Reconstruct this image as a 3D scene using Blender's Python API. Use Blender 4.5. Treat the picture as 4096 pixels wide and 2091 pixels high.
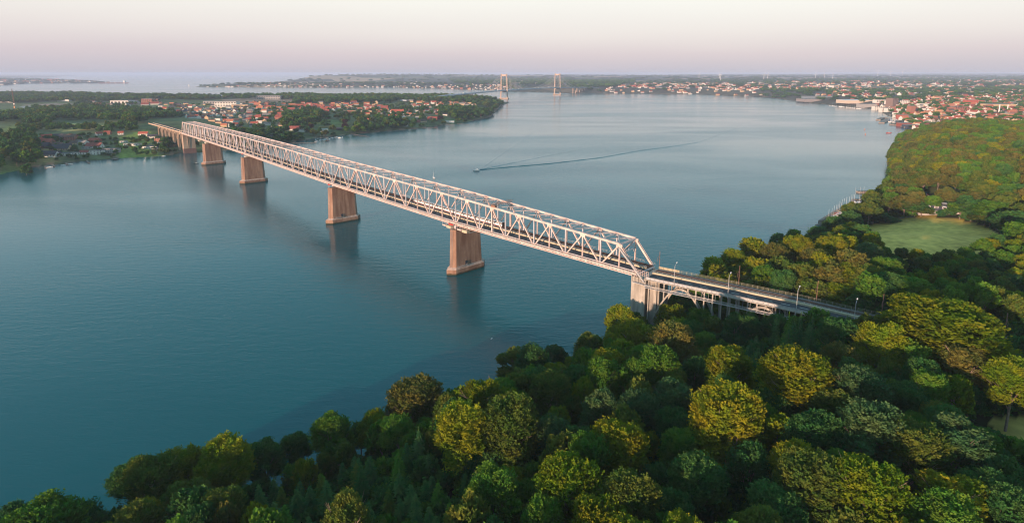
import bpy, math, random
import numpy as np
from mathutils import Vector
random.seed(7); rng=np.random.default_rng(7)
S=bpy.context.scene; COL=S.collection
for o in list(bpy.data.objects): bpy.data.objects.remove(o)

# ------------------------------------------------------------ camera
FPX=2300.0; PITCH=0.18608427; HC=115.0; CY=726.0      # focal length and principal row of a 4096 px wide frame
cam=bpy.data.cameras.new('camera'); co=bpy.data.objects.new('camera',cam); COL.objects.link(co)
co.location=(0,0,HC); co.rotation_euler=(math.pi/2-PITCH,0,0)
cam.sensor_width=36; cam.lens=FPX/4096*36; cam.shift_y=(CY-1045.5)/4096
cam.clip_start=1; cam.clip_end=400000
S.camera=co
S.render.resolution_x=1024; S.render.resolution_y=522
S.render.engine='CYCLES'
S.cycles.max_bounces=5; S.cycles.diffuse_bounces=2; S.cycles.glossy_bounces=2
S.cycles.transmission_bounces=2; S.cycles.transparent_max_bounces=4; S.cycles.volume_bounces=1
S.cycles.pixel_filter_type='BLACKMAN_HARRIS'; S.cycles.filter_width=1.15; S.cycles.caustics_reflective=False; S.cycles.caustics_refractive=False

# ------------------------------------------------------------ light
SUN_AZ=math.radians(219); SUN_EL=math.radians(7.5)     # azimuth clockwise from +Y
W=bpy.data.worlds.new('World'); S.world=W; W.use_nodes=True
nt=W.node_tree; nt.nodes.clear()
def N(t,ty,**k):
    n=t.nodes.new(ty)
    for a,b in k.items(): setattr(n,a,b)
    return n
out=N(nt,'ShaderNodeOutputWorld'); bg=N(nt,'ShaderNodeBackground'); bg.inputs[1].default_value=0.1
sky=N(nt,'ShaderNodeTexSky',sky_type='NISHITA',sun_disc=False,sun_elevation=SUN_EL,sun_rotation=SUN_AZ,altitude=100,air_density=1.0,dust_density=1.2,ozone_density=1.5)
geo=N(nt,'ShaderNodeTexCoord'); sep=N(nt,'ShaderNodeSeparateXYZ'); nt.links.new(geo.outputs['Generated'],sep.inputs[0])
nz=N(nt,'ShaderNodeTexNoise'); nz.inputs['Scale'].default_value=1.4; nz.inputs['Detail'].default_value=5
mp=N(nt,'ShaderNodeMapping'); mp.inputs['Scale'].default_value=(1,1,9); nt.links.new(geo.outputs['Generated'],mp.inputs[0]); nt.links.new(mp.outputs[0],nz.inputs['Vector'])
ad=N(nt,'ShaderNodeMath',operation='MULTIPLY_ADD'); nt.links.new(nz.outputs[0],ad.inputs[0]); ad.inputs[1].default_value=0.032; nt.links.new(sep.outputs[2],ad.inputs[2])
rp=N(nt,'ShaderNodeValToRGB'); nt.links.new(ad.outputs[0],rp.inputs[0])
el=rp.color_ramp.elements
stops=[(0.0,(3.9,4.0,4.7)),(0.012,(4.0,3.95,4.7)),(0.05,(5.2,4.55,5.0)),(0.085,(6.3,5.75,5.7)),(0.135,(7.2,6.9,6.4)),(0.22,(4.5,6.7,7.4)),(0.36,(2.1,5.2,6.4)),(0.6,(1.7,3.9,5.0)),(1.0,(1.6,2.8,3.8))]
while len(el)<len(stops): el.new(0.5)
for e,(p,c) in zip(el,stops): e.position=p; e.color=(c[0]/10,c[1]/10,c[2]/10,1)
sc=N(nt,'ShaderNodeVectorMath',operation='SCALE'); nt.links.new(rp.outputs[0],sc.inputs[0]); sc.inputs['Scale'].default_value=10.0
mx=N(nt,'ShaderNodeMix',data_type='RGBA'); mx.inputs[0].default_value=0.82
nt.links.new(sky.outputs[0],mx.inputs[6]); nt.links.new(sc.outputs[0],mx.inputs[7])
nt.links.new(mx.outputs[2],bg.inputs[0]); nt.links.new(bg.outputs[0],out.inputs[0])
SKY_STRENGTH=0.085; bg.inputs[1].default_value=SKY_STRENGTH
sl=bpy.data.lights.new('sun','SUN'); sl.energy=4.3; sl.angle=math.radians(0.6); sl.color=(1.0,0.65,0.46)
so=bpy.data.objects.new('sun',sl); COL.objects.link(so)
sd=Vector((math.sin(SUN_AZ)*math.cos(SUN_EL),math.cos(SUN_AZ)*math.cos(SUN_EL),math.sin(SUN_EL)))
so.rotation_euler=(-sd).to_track_quat('-Z','Y').to_euler(); so.location=(0,0,300)
S.view_settings.view_transform='Standard'; S.view_settings.look='None'; S.view_settings.gamma=1; S.view_settings.use_curve_mapping=False
S.view_settings.exposure=0.82

# ------------------------------------------------------------ geometry of the survey: image ray -> ground
SP,CP=math.sin(PITCH),math.cos(PITCH)
def back(px,py,z=0.0):
    u=(px-2048)/FPX; v=(py-CY)/FPX
    d=np.array([u,CP-v*SP,-SP-v*CP]); t=(z-HC)/d[2]
    return d*t+np.array([0,0,HC])
def proj(x,y,z):
    zz=np.asarray(z)-HC; zc=y*CP-zz*SP; yc=y*SP+zz*CP
    return 2048+FPX*x/zc, CY-FPX*yc/zc
def P2(px,py,z=0.0): b=back(px,py,z); return (float(b[0]),float(b[1]))

# ------------------------------------------------------------ materials
MATS={}
def mat(name,col,rough=0.7,var=0.15,scale=1.0,bump=0.0,metal=0.0,spec=0.4,emit=None,col2=None,coord='Object',detail=4):
    if name in MATS: return MATS[name]
    m=bpy.data.materials.new(name); m.use_nodes=True; t=m.node_tree
    b=t.nodes['Principled BSDF']; b.inputs['Roughness'].default_value=rough; b.inputs['Metallic'].default_value=metal
    b.inputs['Specular IOR Level'].default_value=spec
    tc=N(t,'ShaderNodeTexCoord'); n=N(t,'ShaderNodeTexNoise'); n.inputs['Scale'].default_value=scale; n.inputs['Detail'].default_value=detail
    t.links.new(tc.outputs[coord],n.inputs['Vector'])
    r=N(t,'ShaderNodeValToRGB'); t.links.new(n.outputs[0],r.inputs[0])
    c2=col2 or tuple(c*(1+var) for c in col)
    r.color_ramp.elements[0].position=0.3; r.color_ramp.elements[1].position=0.7
    r.color_ramp.elements[0].color=(*[c*(1-var) for c in col],1); r.color_ramp.elements[1].color=(*c2,1)
    t.links.new(r.outputs[0],b.inputs['Base Color'])
    if bump:
        bn=N(t,'ShaderNodeBump'); bn.inputs['Strength'].default_value=bump; bn.inputs['Distance'].default_value=0.1
        t.links.new(n.outputs[0],bn.inputs['Height']); t.links.new(bn.outputs[0],b.inputs['Normal'])
    if emit: b.inputs['Emission Color'].default_value=(*emit[:3],1); b.inputs['Emission Strength'].default_value=emit[3]
    MATS[name]=m; return m
def streaked(name,col,dark,sx=0.6,sz=0.08):
    """weathered concrete: vertical streaks plus blotches"""
    m=mat(name,col,0.85,0.12,0.5,0.2); t=m.node_tree; b=t.nodes['Principled BSDF']
    tc=N(t,'ShaderNodeTexCoord'); mpn=N(t,'ShaderNodeMapping'); mpn.inputs['Scale'].default_value=(sx,sx,sz)
    n=N(t,'ShaderNodeTexNoise'); n.inputs['Scale'].default_value=1.0; n.inputs['Detail'].default_value=6
    t.links.new(tc.outputs['Object'],mpn.inputs[0]); t.links.new(mpn.outputs[0],n.inputs['Vector'])
    r=N(t,'ShaderNodeValToRGB'); r.color_ramp.elements[0].position=0.38; r.color_ramp.elements[1].position=0.66
    t.links.new(n.outputs[0],r.inputs[0])
    x=N(t,'ShaderNodeMix',data_type='RGBA'); t.links.new(r.outputs[0],x.inputs[0])
    src=b.inputs['Base Color'].links[0].from_socket
    x.inputs[6].default_value=(*dark,1); t.links.new(src,x.inputs[7])
    # algae band left by the tide: 0 to about a metre above the water, ragged upper edge
    gp=N(t,'ShaderNodeNewGeometry'); sz_=N(t,'ShaderNodeSeparateXYZ'); t.links.new(gp.outputs['Position'],sz_.inputs[0])
    nn_=N(t,'ShaderNodeTexNoise'); nn_.inputs['Scale'].default_value=0.9; t.links.new(gp.outputs['Position'],nn_.inputs['Vector'])
    sb_=N(t,'ShaderNodeMath',operation='SUBTRACT'); t.links.new(sz_.outputs[2],sb_.inputs[0]); t.links.new(nn_.outputs[0],sb_.inputs[1])
    mr_=N(t,'ShaderNodeMapRange'); mr_.inputs[1].default_value=0.1; mr_.inputs[2].default_value=0.7; t.links.new(sb_.outputs[0],mr_.inputs[0])
    y=N(t,'ShaderNodeMix',data_type='RGBA'); t.links.new(mr_.outputs[0],y.inputs[0]); y.inputs[6].default_value=(0.045,0.045,0.025,1); t.links.new(x.outputs[2],y.inputs[7]); t.links.new(y.outputs[2],b.inputs['Base Color'])
    return m
M={}
M['steel']=mat('painted_steel',(0.60,0.45,0.40),0.5,0.16,0.35,col2=(0.74,0.60,0.55))
M['steel_grey']=mat('grey_painted_steel',(0.50,0.50,0.53),0.5,0.12,0.4)
M['pier']=streaked('weathered_pier_concrete',(0.37,0.235,0.165),(0.22,0.12,0.08),0.35,0.05)
M['pier_cap']=mat('pale_salt_stained_concrete',(0.42,0.32,0.27),0.9,0.3,0.8)
M['concrete']=streaked('viaduct_concrete',(0.42,0.39,0.34),(0.24,0.22,0.19))
M['pierfar']=streaked('shore_pier_concrete',(0.50,0.38,0.28),(0.36,0.26,0.19),0.4,0.05)
M['brick']=mat('brown_granite',(0.20,0.11,0.09),0.9,0.25,0.8)
M['asphalt']=mat('asphalt',(0.045,0.046,0.055),0.85,0.2,0.7)
M['paint']=mat('road_paint',(0.72,0.72,0.70),0.7,0.05,2)
M['ballast']=mat('ballast',(0.17,0.15,0.14),0.95,0.35,1.2,0.5)
M['track']=mat('rusty_track_bed',(0.085,0.045,0.032),0.9,0.4,1.5,0.4)
M['rail']=mat('rusty_rail',(0.15,0.09,0.07),0.5,0.2,1,metal=0.4)
M['tan']=mat('tan_parapet',(0.48,0.41,0.29),0.85,0.12,0.7)
M['glassd']=mat('dark_glass',(0.03,0.035,0.045),0.15,0.1,1,spec=0.8)
M['white']=mat('white_paint',(0.74,0.73,0.71),0.6,0.06,1)
M['red']=mat('red_paint',(0.45,0.05,0.04),0.5,0.1,1)
M['rust']=mat('rust_red_mast',(0.22,0.12,0.085),0.8,0.2,1)
M['galv']=mat('galvanised_steel',(0.50,0.50,0.50),0.45,0.08,1,metal=0.3)
M['lamp']=mat('lamp_glass',(0.8,0.8,0.78),0.3,0.03,1)
M['black']=mat('black_rubber',(0.02,0.02,0.022),0.7,0.1,1)
M['bark']=mat('beech_bark',(0.17,0.13,0.105),0.9,0.3,1.5)
M['barkp']=mat('pale_bark',(0.36,0.26,0.20),0.9,0.2,1.5)
M['wood']=mat('weathered_wood',(0.22,0.17,0.14),0.9,0.3,1)
M['stone']=mat('breakwater_stone',(0.24,0.20,0.17),0.95,0.4,0.7,0.6)
M['hullb']=mat('blue_cover',(0.05,0.13,0.30),0.6,0.1,1)
M['tower']=streaked('bridge_tower_concrete',(0.48,0.37,0.30),(0.40,0.30,0.24),0.05,0.01)
M['roofblue']=mat('bluish_tiled_roof',(0.065,0.075,0.095),0.75,0.3,1.0)
M['cable']=mat('bridge_cable',(0.45,0.45,0.45),0.6,0.05,1)
ROOF=[mat('red_tile_roof',(0.36,0.085,0.05),0.8,0.2,0.6),mat('brick_red_roof',(0.26,0.07,0.05),0.8,0.2,0.6),mat('dark_slate_roof',(0.05,0.05,0.06),0.7,0.3,0.6),
      mat('brown_roof',(0.11,0.075,0.06),0.8,0.25,0.6),mat('grey_fibre_roof',(0.20,0.19,0.18),0.85,0.2,0.6),mat('orange_tile_roof',(0.46,0.16,0.08),0.8,0.15,0.6)]
ROOFN=['red tiled','brick red','dark slate','brown','grey','orange tiled']
WALL=[mat('white_render',(0.66,0.63,0.58),0.8,0.06,1),mat('yellow_brick',(0.50,0.36,0.22),0.85,0.1,1),mat('red_brick',(0.30,0.13,0.09),0.85,0.15,1),mat('grey_wall',(0.33,0.32,0.31),0.85,0.1,1),mat('black_timber_wall',(0.045,0.045,0.05),0.8,0.2,1)]
WALLN=['white','yellow brick','red brick','grey','black timber']

# ------------------------------------------------------------ mesh building
class MB:
    def __init__(s): s.v=[]; s.f=[]; s.m=[]
    def add(s,vs,fs,mi=0):
        b=len(s.v); s.v+= [tuple(map(float,v)) for v in vs]; s.f+=[tuple(b+i for i in f) for f in fs]; s.m+=[mi]*len(fs); return s
    def box(s,c,d,rz=0,mi=0):
        cx,cy,cz=c; hx,hy,hz=d[0]/2,d[1]/2,d[2]/2; cs,sn=math.cos(rz),math.sin(rz)
        vs=[(cx+x*cs-y*sn,cy+x*sn+y*cs,cz+z) for z in(-hz,hz) for x,y in((-hx,-hy),(hx,-hy),(hx,hy),(-hx,hy))]
        return s.add(vs,[(3,2,1,0),(4,5,6,7),(0,1,5,4),(1,2,6,5),(2,3,7,6),(3,0,4,7)],mi)
    def beam(s,a,b,w,h=None,mi=0,up=(0,0,1)):
        h=h or w; a=Vector(a); b=Vector(b); d=(b-a)
        if d.length<1e-6: return s
        d.normalize(); u=Vector(up); x=d.cross(u)
        if x.length<1e-3: x=d.cross(Vector((1,0,0)))
        x.normalize(); y=x.cross(d).normalized()
        vs=[p+x*(sx*w/2)+y*(sy*h/2) for p in(a,b) for sx,sy in((-1,-1),(1,-1),(1,1),(-1,1))]
        return s.add(vs,[(0,1,2,3),(7,6,5,4),(4,5,1,0),(5,6,2,1),(6,7,3,2),(7,4,0,3)],mi)
    def tube(s,a,b,r0,r1=None,n=6,mi=0):
        r1=r0 if r1 is None else r1; a=Vector(a); b=Vector(b); d=(b-a).normalized(); x=d.cross(Vector((0,0,1)))
        if x.length<1e-3: x=Vector((1,0,0))
        x.normalize(); y=d.cross(x)
        vs=[p+(x*math.cos(t)+y*math.sin(t))*r for p,r in((a,r0),(b,r1)) for t in [2*math.pi*i/n for i in range(n)]]
        fs=[(i,(i+1)%n,n+(i+1)%n,n+i) for i in range(n)]+[tuple(range(n-1,-1,-1)),tuple(range(n,2*n))]
        return s.add(vs,fs,mi)
    def prism(s,poly,z0,z1,poly2=None,mi=0):
        n=len(poly); p2=poly2 or poly
        z0=[z0]*n if not hasattr(z0,'__len__') else z0; z1=[z1]*n if not hasattr(z1,'__len__') else z1
        vs=[(x,y,z0[i]) for i,(x,y) in enumerate(poly)]+[(x,y,z1[i]) for i,(x,y) in enumerate(p2)]
        return s.add(vs,[tuple(range(n-1,-1,-1)),tuple(range(n,2*n))]+[(i,(i+1)%n,n+(i+1)%n,n+i) for i in range(n)],mi)
    def strip(s,left,right,mi=0):
        n=len(left); return s.add(list(left)+list(right),[(i,n+i,n+i+1,i+1) for i in range(n-1)],mi)
    def build(s,name,mats,parent=None,loc=None,smooth=False):
        if not isinstance(mats,(list,tuple)): mats=[mats]
        base=(0,0,0)
        if parent is not None and parent.get('_w'): base=tuple(parent['_w'])
        elif loc: base=loc
        v=np.array(s.v,dtype=np.float64)-np.array(base)
        me=bpy.data.meshes.new(name); me.from_pydata(v.tolist(),[],s.f)
        for m in mats: me.materials.append(m)
        if len(mats)>1: me.polygons.foreach_set('material_index',s.m)
        if smooth: me.polygons.foreach_set('use_smooth',[True]*len(me.polygons))
        me.update()
        o=bpy.data.objects.new(name,me); COL.objects.link(o)
        if parent is not None:
            o.parent=parent
            if parent.get('_w'): o['_w']=list(base)
        elif loc: o.location=loc; o['_w']=list(loc)
        return o
def tag(o,label=None,cat=None,group=None,kind=None):
    if label: o['label']=label
    if cat: o['category']=cat
    if group: o['group']=group
    if kind: o['kind']=kind
    return o
def thing(name,loc,label,cat,group=None,rz=0,world=True):
    o=bpy.data.objects.new(name,None); COL.objects.link(o); o.location=loc; o.rotation_euler=(0,0,rz); o.empty_display_size=1
    if world: o['_w']=[float(c) for c in loc]
    return tag(o,label,cat,group)
def copy_tree(o,parent=None):
    c=o.copy(); COL.objects.link(c); c.parent=parent
    for ch in o.children: copy_tree(ch,c)
    return c
def build_np(name,v,f,mats,parent=None,attrs=None,smooth=False,midx=None):
    """v (n,3), f (m,k) arrays -> one mesh object"""
    me=bpy.data.meshes.new(name); k=f.shape[1]; me.vertices.add(len(v)); me.vertices.foreach_set('co',np.ascontiguousarray(v,dtype=np.float32).ravel())
    me.loops.add(f.size); me.loops.foreach_set('vertex_index',f.ravel().astype(np.int32))
    me.polygons.add(len(f)); me.polygons.foreach_set('loop_start',np.arange(0,f.size,k,dtype=np.int32))
    me.update(calc_edges=True)
    for m in (mats if isinstance(mats,(list,tuple)) else [mats]): me.materials.append(m)
    if midx is not None: me.polygons.foreach_set('material_index',midx.astype(np.int32))
    if smooth: me.polygons.foreach_set('use_smooth',np.ones(len(f),dtype=bool))
    for n,(dom,ty,a) in (attrs or {}).items():
        at=me.attributes.new(n,ty,dom); at.data.foreach_set('color' if 'COLOR' in ty else 'value',np.ascontiguousarray(a,dtype=np.float32).ravel())
    me.validate(); me.update()
    o=bpy.data.objects.new(name,me); COL.objects.link(o)
    if parent is not None: o.parent=parent
    return o

# ------------------------------------------------------------ the bridge line (plan)
ZD=31.0
def v2(a): return np.array(a[:2],float)
BN=[v2(back(x,y,ZD)) for x,y in ((2556,1086),(1823.4,884.2),(1331.5,729.5),(981,610.2),(822.2,558.5),(727,529))]   # near truss over each pier
NP=[6,6,8,6,6]; TW=12.6
def span_axes(i):
    a=BN[i+1]-BN[i]; L=np.hypot(*a); a/=L; return a,np.array([a[1],-a[0]]),L
VE=[v2(back(x,y,32)) for x,y in ((2590,1098),(2916,1165),(3177,1221),(3372,1268),(3480,1293),(3560,1312),(3800,1350),(4096,1404),(4500,1480))]   # near viaduct, road side edge
FE=[v2(back(x,y,31)) for x,y in ((727,529),(690,519),(650,507),(596,492.5))]                       # far viaduct edge
def offs(line,d):
    line=np.array(line); d=-d if line[-1][0]>line[0][0] else d     # positive = far (track) side for lines running either way
    t=np.gradient(line,axis=0); t/=np.linalg.norm(t,axis=1)[:,None]
    return line+np.stack([t[:,1],-t[:,0]],1)*d

# ------------------------------------------------------------ land outlines (plan)
nearshore=[P2(x,y,20) for x,y in ((-900,2300),(-300,2120),(0,2060),(250,1995),(420,1930),(640,1850),(850,1780),(1100,1740),(1250,1660),(1500,1575),(1750,1520),(1950,1450),(2150,1400),(2250,1350),(2380,1300),(2440,1240),(2500,1205))]
A=[(-260,-400)]+nearshore+[(56,242),(70,257)]+[P2(x,y,20) for x,y in ((2810,1060),(2870,1005),(2980,960),(3040,935),(3200,912))]
A+=[P2(x,y) for x,y in ((3335,915),(3400,900),(3450,850),(3480,812),(3530,775),(3565,737),(3549,692),(3551,646),(3574,600),(3600,555),(3652,518),(3620,506),(3589,503),(3561,496),(3580,475),(3560,466),(3549,463),(3517,443),(3454,433),(3378,425),(3295,419),(3231,413),(3163,403),(3072,390),(2763,378),(2418,374),(2306,375),(2239,373),(2048,366),(1819,357),(1580,351),(1300,351),(1024,350.5),(775,348.6),(800,345),(1000,337),(1100,329),(1160,322),(1300,316),(1700,313),(2048,311.5),(2570,311),(2640,305),(2600,300),(2700,297.5))]
A+=[(90000,66000),(90000,-400)]
Dl=[P2(x,y) for x,y in ((1500,298),(1750,300.5),(2048,304.5),(2550,305.0),(2650,302),(2660,296.2),(2048,296.4))]
B=[P2(x,y) for x,y in ((-700,790),(-300,735),(0,699),(40,687),(72,683),(135,671),(199,659),(254,657),(318,647),(397,641),(477,633),(596,628),(676,622),(727,612),(795,611),(906,602),(1000,590),(1100,578),(1183,568),(1270,552),(1350,545),(1440,535),(1560,524),(1700,512),(1780,500),(1850,492),(1900,482),(1960,470),(1990,440),(2005,425),(2041,409))]
B+=[P2(x,y,8) for x,y in ((2010,400),(1900,395),(1780,391),(1500,388),(1024,388),(700,385),(500,383),(400,372),(0,372),(-900,372))]
C=[P2(x,y) for x,y in ((-900,346),(0,343),(120,335.5),(260,334.5),(400,334),(455,334),(450,331),(350,326),(215,318),(120,316.5),(0,317),(-900,318))]
C2=[P2(x,y) for x,y in ((-900,313.5),(0,312.5),(120,312),(210,311.5),(215,309),(350,300.5),(350,298.5),(0,298.0),(-900,298.0))]
LANDS=[np.array(q) for q in (A,B,C,C2,Dl)]
def inpoly(x,y,poly):
    r=np.zeros(x.shape,bool); n=len(poly); j=n-1
    for i in range(n):
        xi,yi=poly[i]; xj,yj=poly[j]
        c=((yi>y)!=(yj>y)); 
        if c.any():
            with np.errstate(divide='ignore',invalid='ignore'): r^= c&(x<(xj-xi)*(y-yi)/((yj-yi) if yj!=yi else 1e-9)+xi)
        j=i
    return r
def dist(x,y,poly,closed=True):
    d=np.full(x.shape,1e12); n=len(poly)
    for i in range(n if closed else n-1):
        ax,ay=poly[i]; bx,by=poly[(i+1)%n]; dx,dy=bx-ax,by-ay; L=dx*dx+dy*dy+1e-9
        t=np.clip(((x-ax)*dx+(y-ay)*dy)/L,0,1); d=np.minimum(d,(x-ax-t*dx)**2+(y-ay-t*dy)**2)
    return np.sqrt(d)
_lg=offs(VE,6.5); LINE_G=_lg[(_lg[:,0]>116)]; LINE_G=np.vstack([LINE_G,LINE_G[-1]+(LINE_G[-1]-LINE_G[-2])*3])
# height controls: x,y,radius,height
HCT=[(0,75,45,25),(-60,80,40,14),(80,80,50,29),(60,130,35,22),(15,130,35,15),(-50,110,35,8),(110,130,35,29),(150,120,60,31),(58,240,25,3),(76,214,16,5),(92,200,12,12),(106,190,11,20),(118,180,12,27),(130,175,14,30.4),(155,163,22,31.0),(185,140,30,31),
 (40,195,22,4),(70,175,22,12),(95,165,20,24),(100,250,30,8),(140,215,28,24),(130,290,30,8),(165,262,28,16),(205,300,34,22),(235,310,34,24),(250,285,40,24),(285,380,45,9),(270,420,50,4),(220,370,30,9),(320,300,60,24),(450,480,90,22),(380,420,60,14),
 (520,700,70,16),(600,760,90,31),(640,640,120,30),(800,800,140,34),(700,900,80,24),(860,1050,140,12),(1000,1300,250,10),(1500,1600,500,14),(2500,2500,1000,25)]
HF=[]
for px,py,r,h in ((1300,318,900,60),(1230,319,700,55),(1450,318,1600,96),(1650,316,1900,92),(1900,315,2000,72),(2200,318,2500,62),(1500,335,700,14),(1800,335,900,22),(2100,340,700,26),(2500,340,700,26),(2800,330,2500,40),(3300,315,5000,50),(3900,312,6000,60),(3600,335,1500,36),(4096,345,1500,36),(3800,303,12000,75),(3000,301,12000,70),(4500,303,12000,95),
   (300,470,130,22),(480,490,110,24),(560,480,90,27),(150,500,110,16),(340,515,70,15),(700,470,150,14),(1100,430,300,14),(1500,440,300,12),(300,620,60,6),(500,600,70,7),(900,560,70,9),(1300,410,300,16),(650,400,400,16),(200,400,400,16),(1900,430,200,12)):
    b=back(px,py,h if py>360 else 0); HF.append((b[0],b[1],r,h))
HALL=HCT+HF
def height(x,y,want_d=False):
    x=np.asarray(x,float); y=np.asarray(y,float)
    num=np.zeros(x.shape); den=np.zeros(x.shape)
    for cx,cy,r,h in HALL:
        w=np.exp(-((x-cx)**2+(y-cy)**2)/(r*r)); num+=w*h; den+=w
    D=np.hypot(x,y); base=np.clip(8+D/900,8,30)
    hh=(num+0.12*base)/(den+0.12)
    sd=np.full(x.shape,-1e9)
    for q in LANDS:
        m=dist(x,y,q); m=np.where(inpoly(x,y,q),m,-m); sd=np.maximum(sd,m)
    ramp=np.clip(sd/(28+D*0.045),0,1); ramp=ramp*ramp*(3-2*ramp)
    ww=np.sin(x*0.02+y*0.013)+np.sin(x*0.007-y*0.017+1.3)
    hh=hh+ww*np.clip(D/1200,0.3,1.2)
    dl=dist(x,y,LINE_G,False); wl=np.clip((dl-8.5)/14,0,1); wl=wl*wl*(3-2*wl); onl=sd>0
    hl=0.35+ramp*hh+np.minimum(sd,6)*0.12
    z=np.where(sd>0,np.where(onl,29.9*(1-wl)+hl*wl,hl),np.maximum(-4,sd*0.25))
    return (z,sd) if want_d else z
    z=np.where(sd>0,0.35+ramp*hh+np.minimum(sd,6)*0.12,np.maximum(-4,sd*0.25))
    return (z,sd) if want_d else z
GA=np.concatenate([np.linspace(-math.pi,-1.25,14)[:-1],np.linspace(-1.25,-0.80,24)[:-1],np.linspace(-0.80,0.80,560),np.linspace(0.80,1.25,24)[1:],np.linspace(1.25,math.pi,14)[1:]])
GR=np.concatenate([[2,15,30],np.geomspace(42,68000,500)])
_R,_A=np.meshgrid(GR,GA,indexing='ij'); GX=_R*np.sin(_A); GY=_R*np.cos(_A); GZ,GS=height(GX,GY,True)
import bisect
_gr=GR.tolist(); _ga=GA.tolist(); _gz=GZ.tolist()
def H1(x,y):
    r=math.hypot(x,y); a=math.atan2(x,y); i=min(len(_gr)-2,max(0,bisect.bisect(_gr,r)-1)); j=min(len(_ga)-2,max(0,bisect.bisect(_ga,a)-1))
    u=min(1,max(0,(r-_gr[i])/(_gr[i+1]-_gr[i]))); v=(a-_ga[j])/(_ga[j+1]-_ga[j])
    return (_gz[i][j]*(1-v)+_gz[i][j+1]*v)*(1-u)+(_gz[i+1][j]*(1-v)+_gz[i+1][j+1]*v)*u
def ground_at(px,py,dz=0.0,z0=10.0):
    """walk the view ray down to the terrain (+dz)"""
    z=z0
    for _ in range(14):
        b=back(px,py,z+dz); z=0.5*z+0.5*H1(b[0],b[1])
    b=back(px,py,z+dz); return float(b[0]),float(b[1]),H1(b[0],b[1])

# ------------------------------------------------------------ terrain sheet (polar, so that its cells shrink towards the camera)
RAIL=offs(VE,9.6); ROAD=offs(VE,2.8)
def pp(lst,z): return np.array([P2(x,y,z) for x,y in lst])
def pg(lst,z=20): return np.array([ground_at(x,y,0,z)[:2] for x,y in lst])
MEADOW=pg(((3395,940),(3440,915),(3520,885),(3580,876),(3700,866),(3790,870),(3880,886),(3960,912),(4040,950),(4060,985),(3900,1060),(3780,1075),(3600,1060),(3490,1020),(3420,975)),22)
LOTMEADOW=pg(((3950,1675),(4096,1660),(4300,1690),(4400,1950),(4096,1900),(4010,1810)),29)
LAWNB=pp(((455,612),(480,575),(560,560),(600,556),(640,570),(570,600),(640,612),(676,619),(596,626),(490,630)),4)
LAWNB2=pp(((0,665),(20,650),(75,645),(80,668),(40,680),(0,690)),4)
FIELDB=pp(((195,525),(235,508),(300,503),(360,505),(420,514),(440,521),(400,527),(330,530),(250,532)),16)
PAINT=[(MEADOW,(0.56,0.41,0.10)),(LOTMEADOW,(0.50,0.38,0.11)),(LAWNB,(0.20,0.27,0.055)),(LAWNB2,(0.10,0.16,0.045)),(FIELDB,(0.50,0.42,0.16)),
 (pp(((0,540),(60,520),(95,512),(90,530),(40,548),(0,552)),10),(0.17,0.22,0.07)),
 (pp(((600,424),(720,418),(860,420),(850,432),(700,438)),12),(0.27,0.26,0.10)),
 (pp(((880,402),(1024,392),(1180,398),(1180,408),(1024,416),(900,412)),14),(0.30,0.21,0.15)),
 (pp(((1240,490),(1290,488),(1400,497),(1370,510),(1270,505)),8),(0.14,0.20,0.06)),
 (pp(((1450,462),(1540,450),(1550,462),(1480,470)),10),(0.12,0.17,0.06)),
 (pp(((1800,470),(1900,470),(1880,482),(1800,490)),8),(0.10,0.15,0.05)),
 (pp(((85,428),(150,428),(150,440),(100,447)),12),(0.40,0.40,0.42)),
 (pp(((60,425),(200,421),(320,423),(320,428),(160,428)),12),(0.30,0.23,0.19)),
 (pp(((3690,790),(3760,778),(3830,785),(3850,800),(3850,850),(3800,855)),8),(0.14,0.16,0.05)),
 (pp(((1230,562),(1300,550),(1350,549),(1250,570),(1190,573)),2),(0.20,0.17,0.10))]
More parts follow.
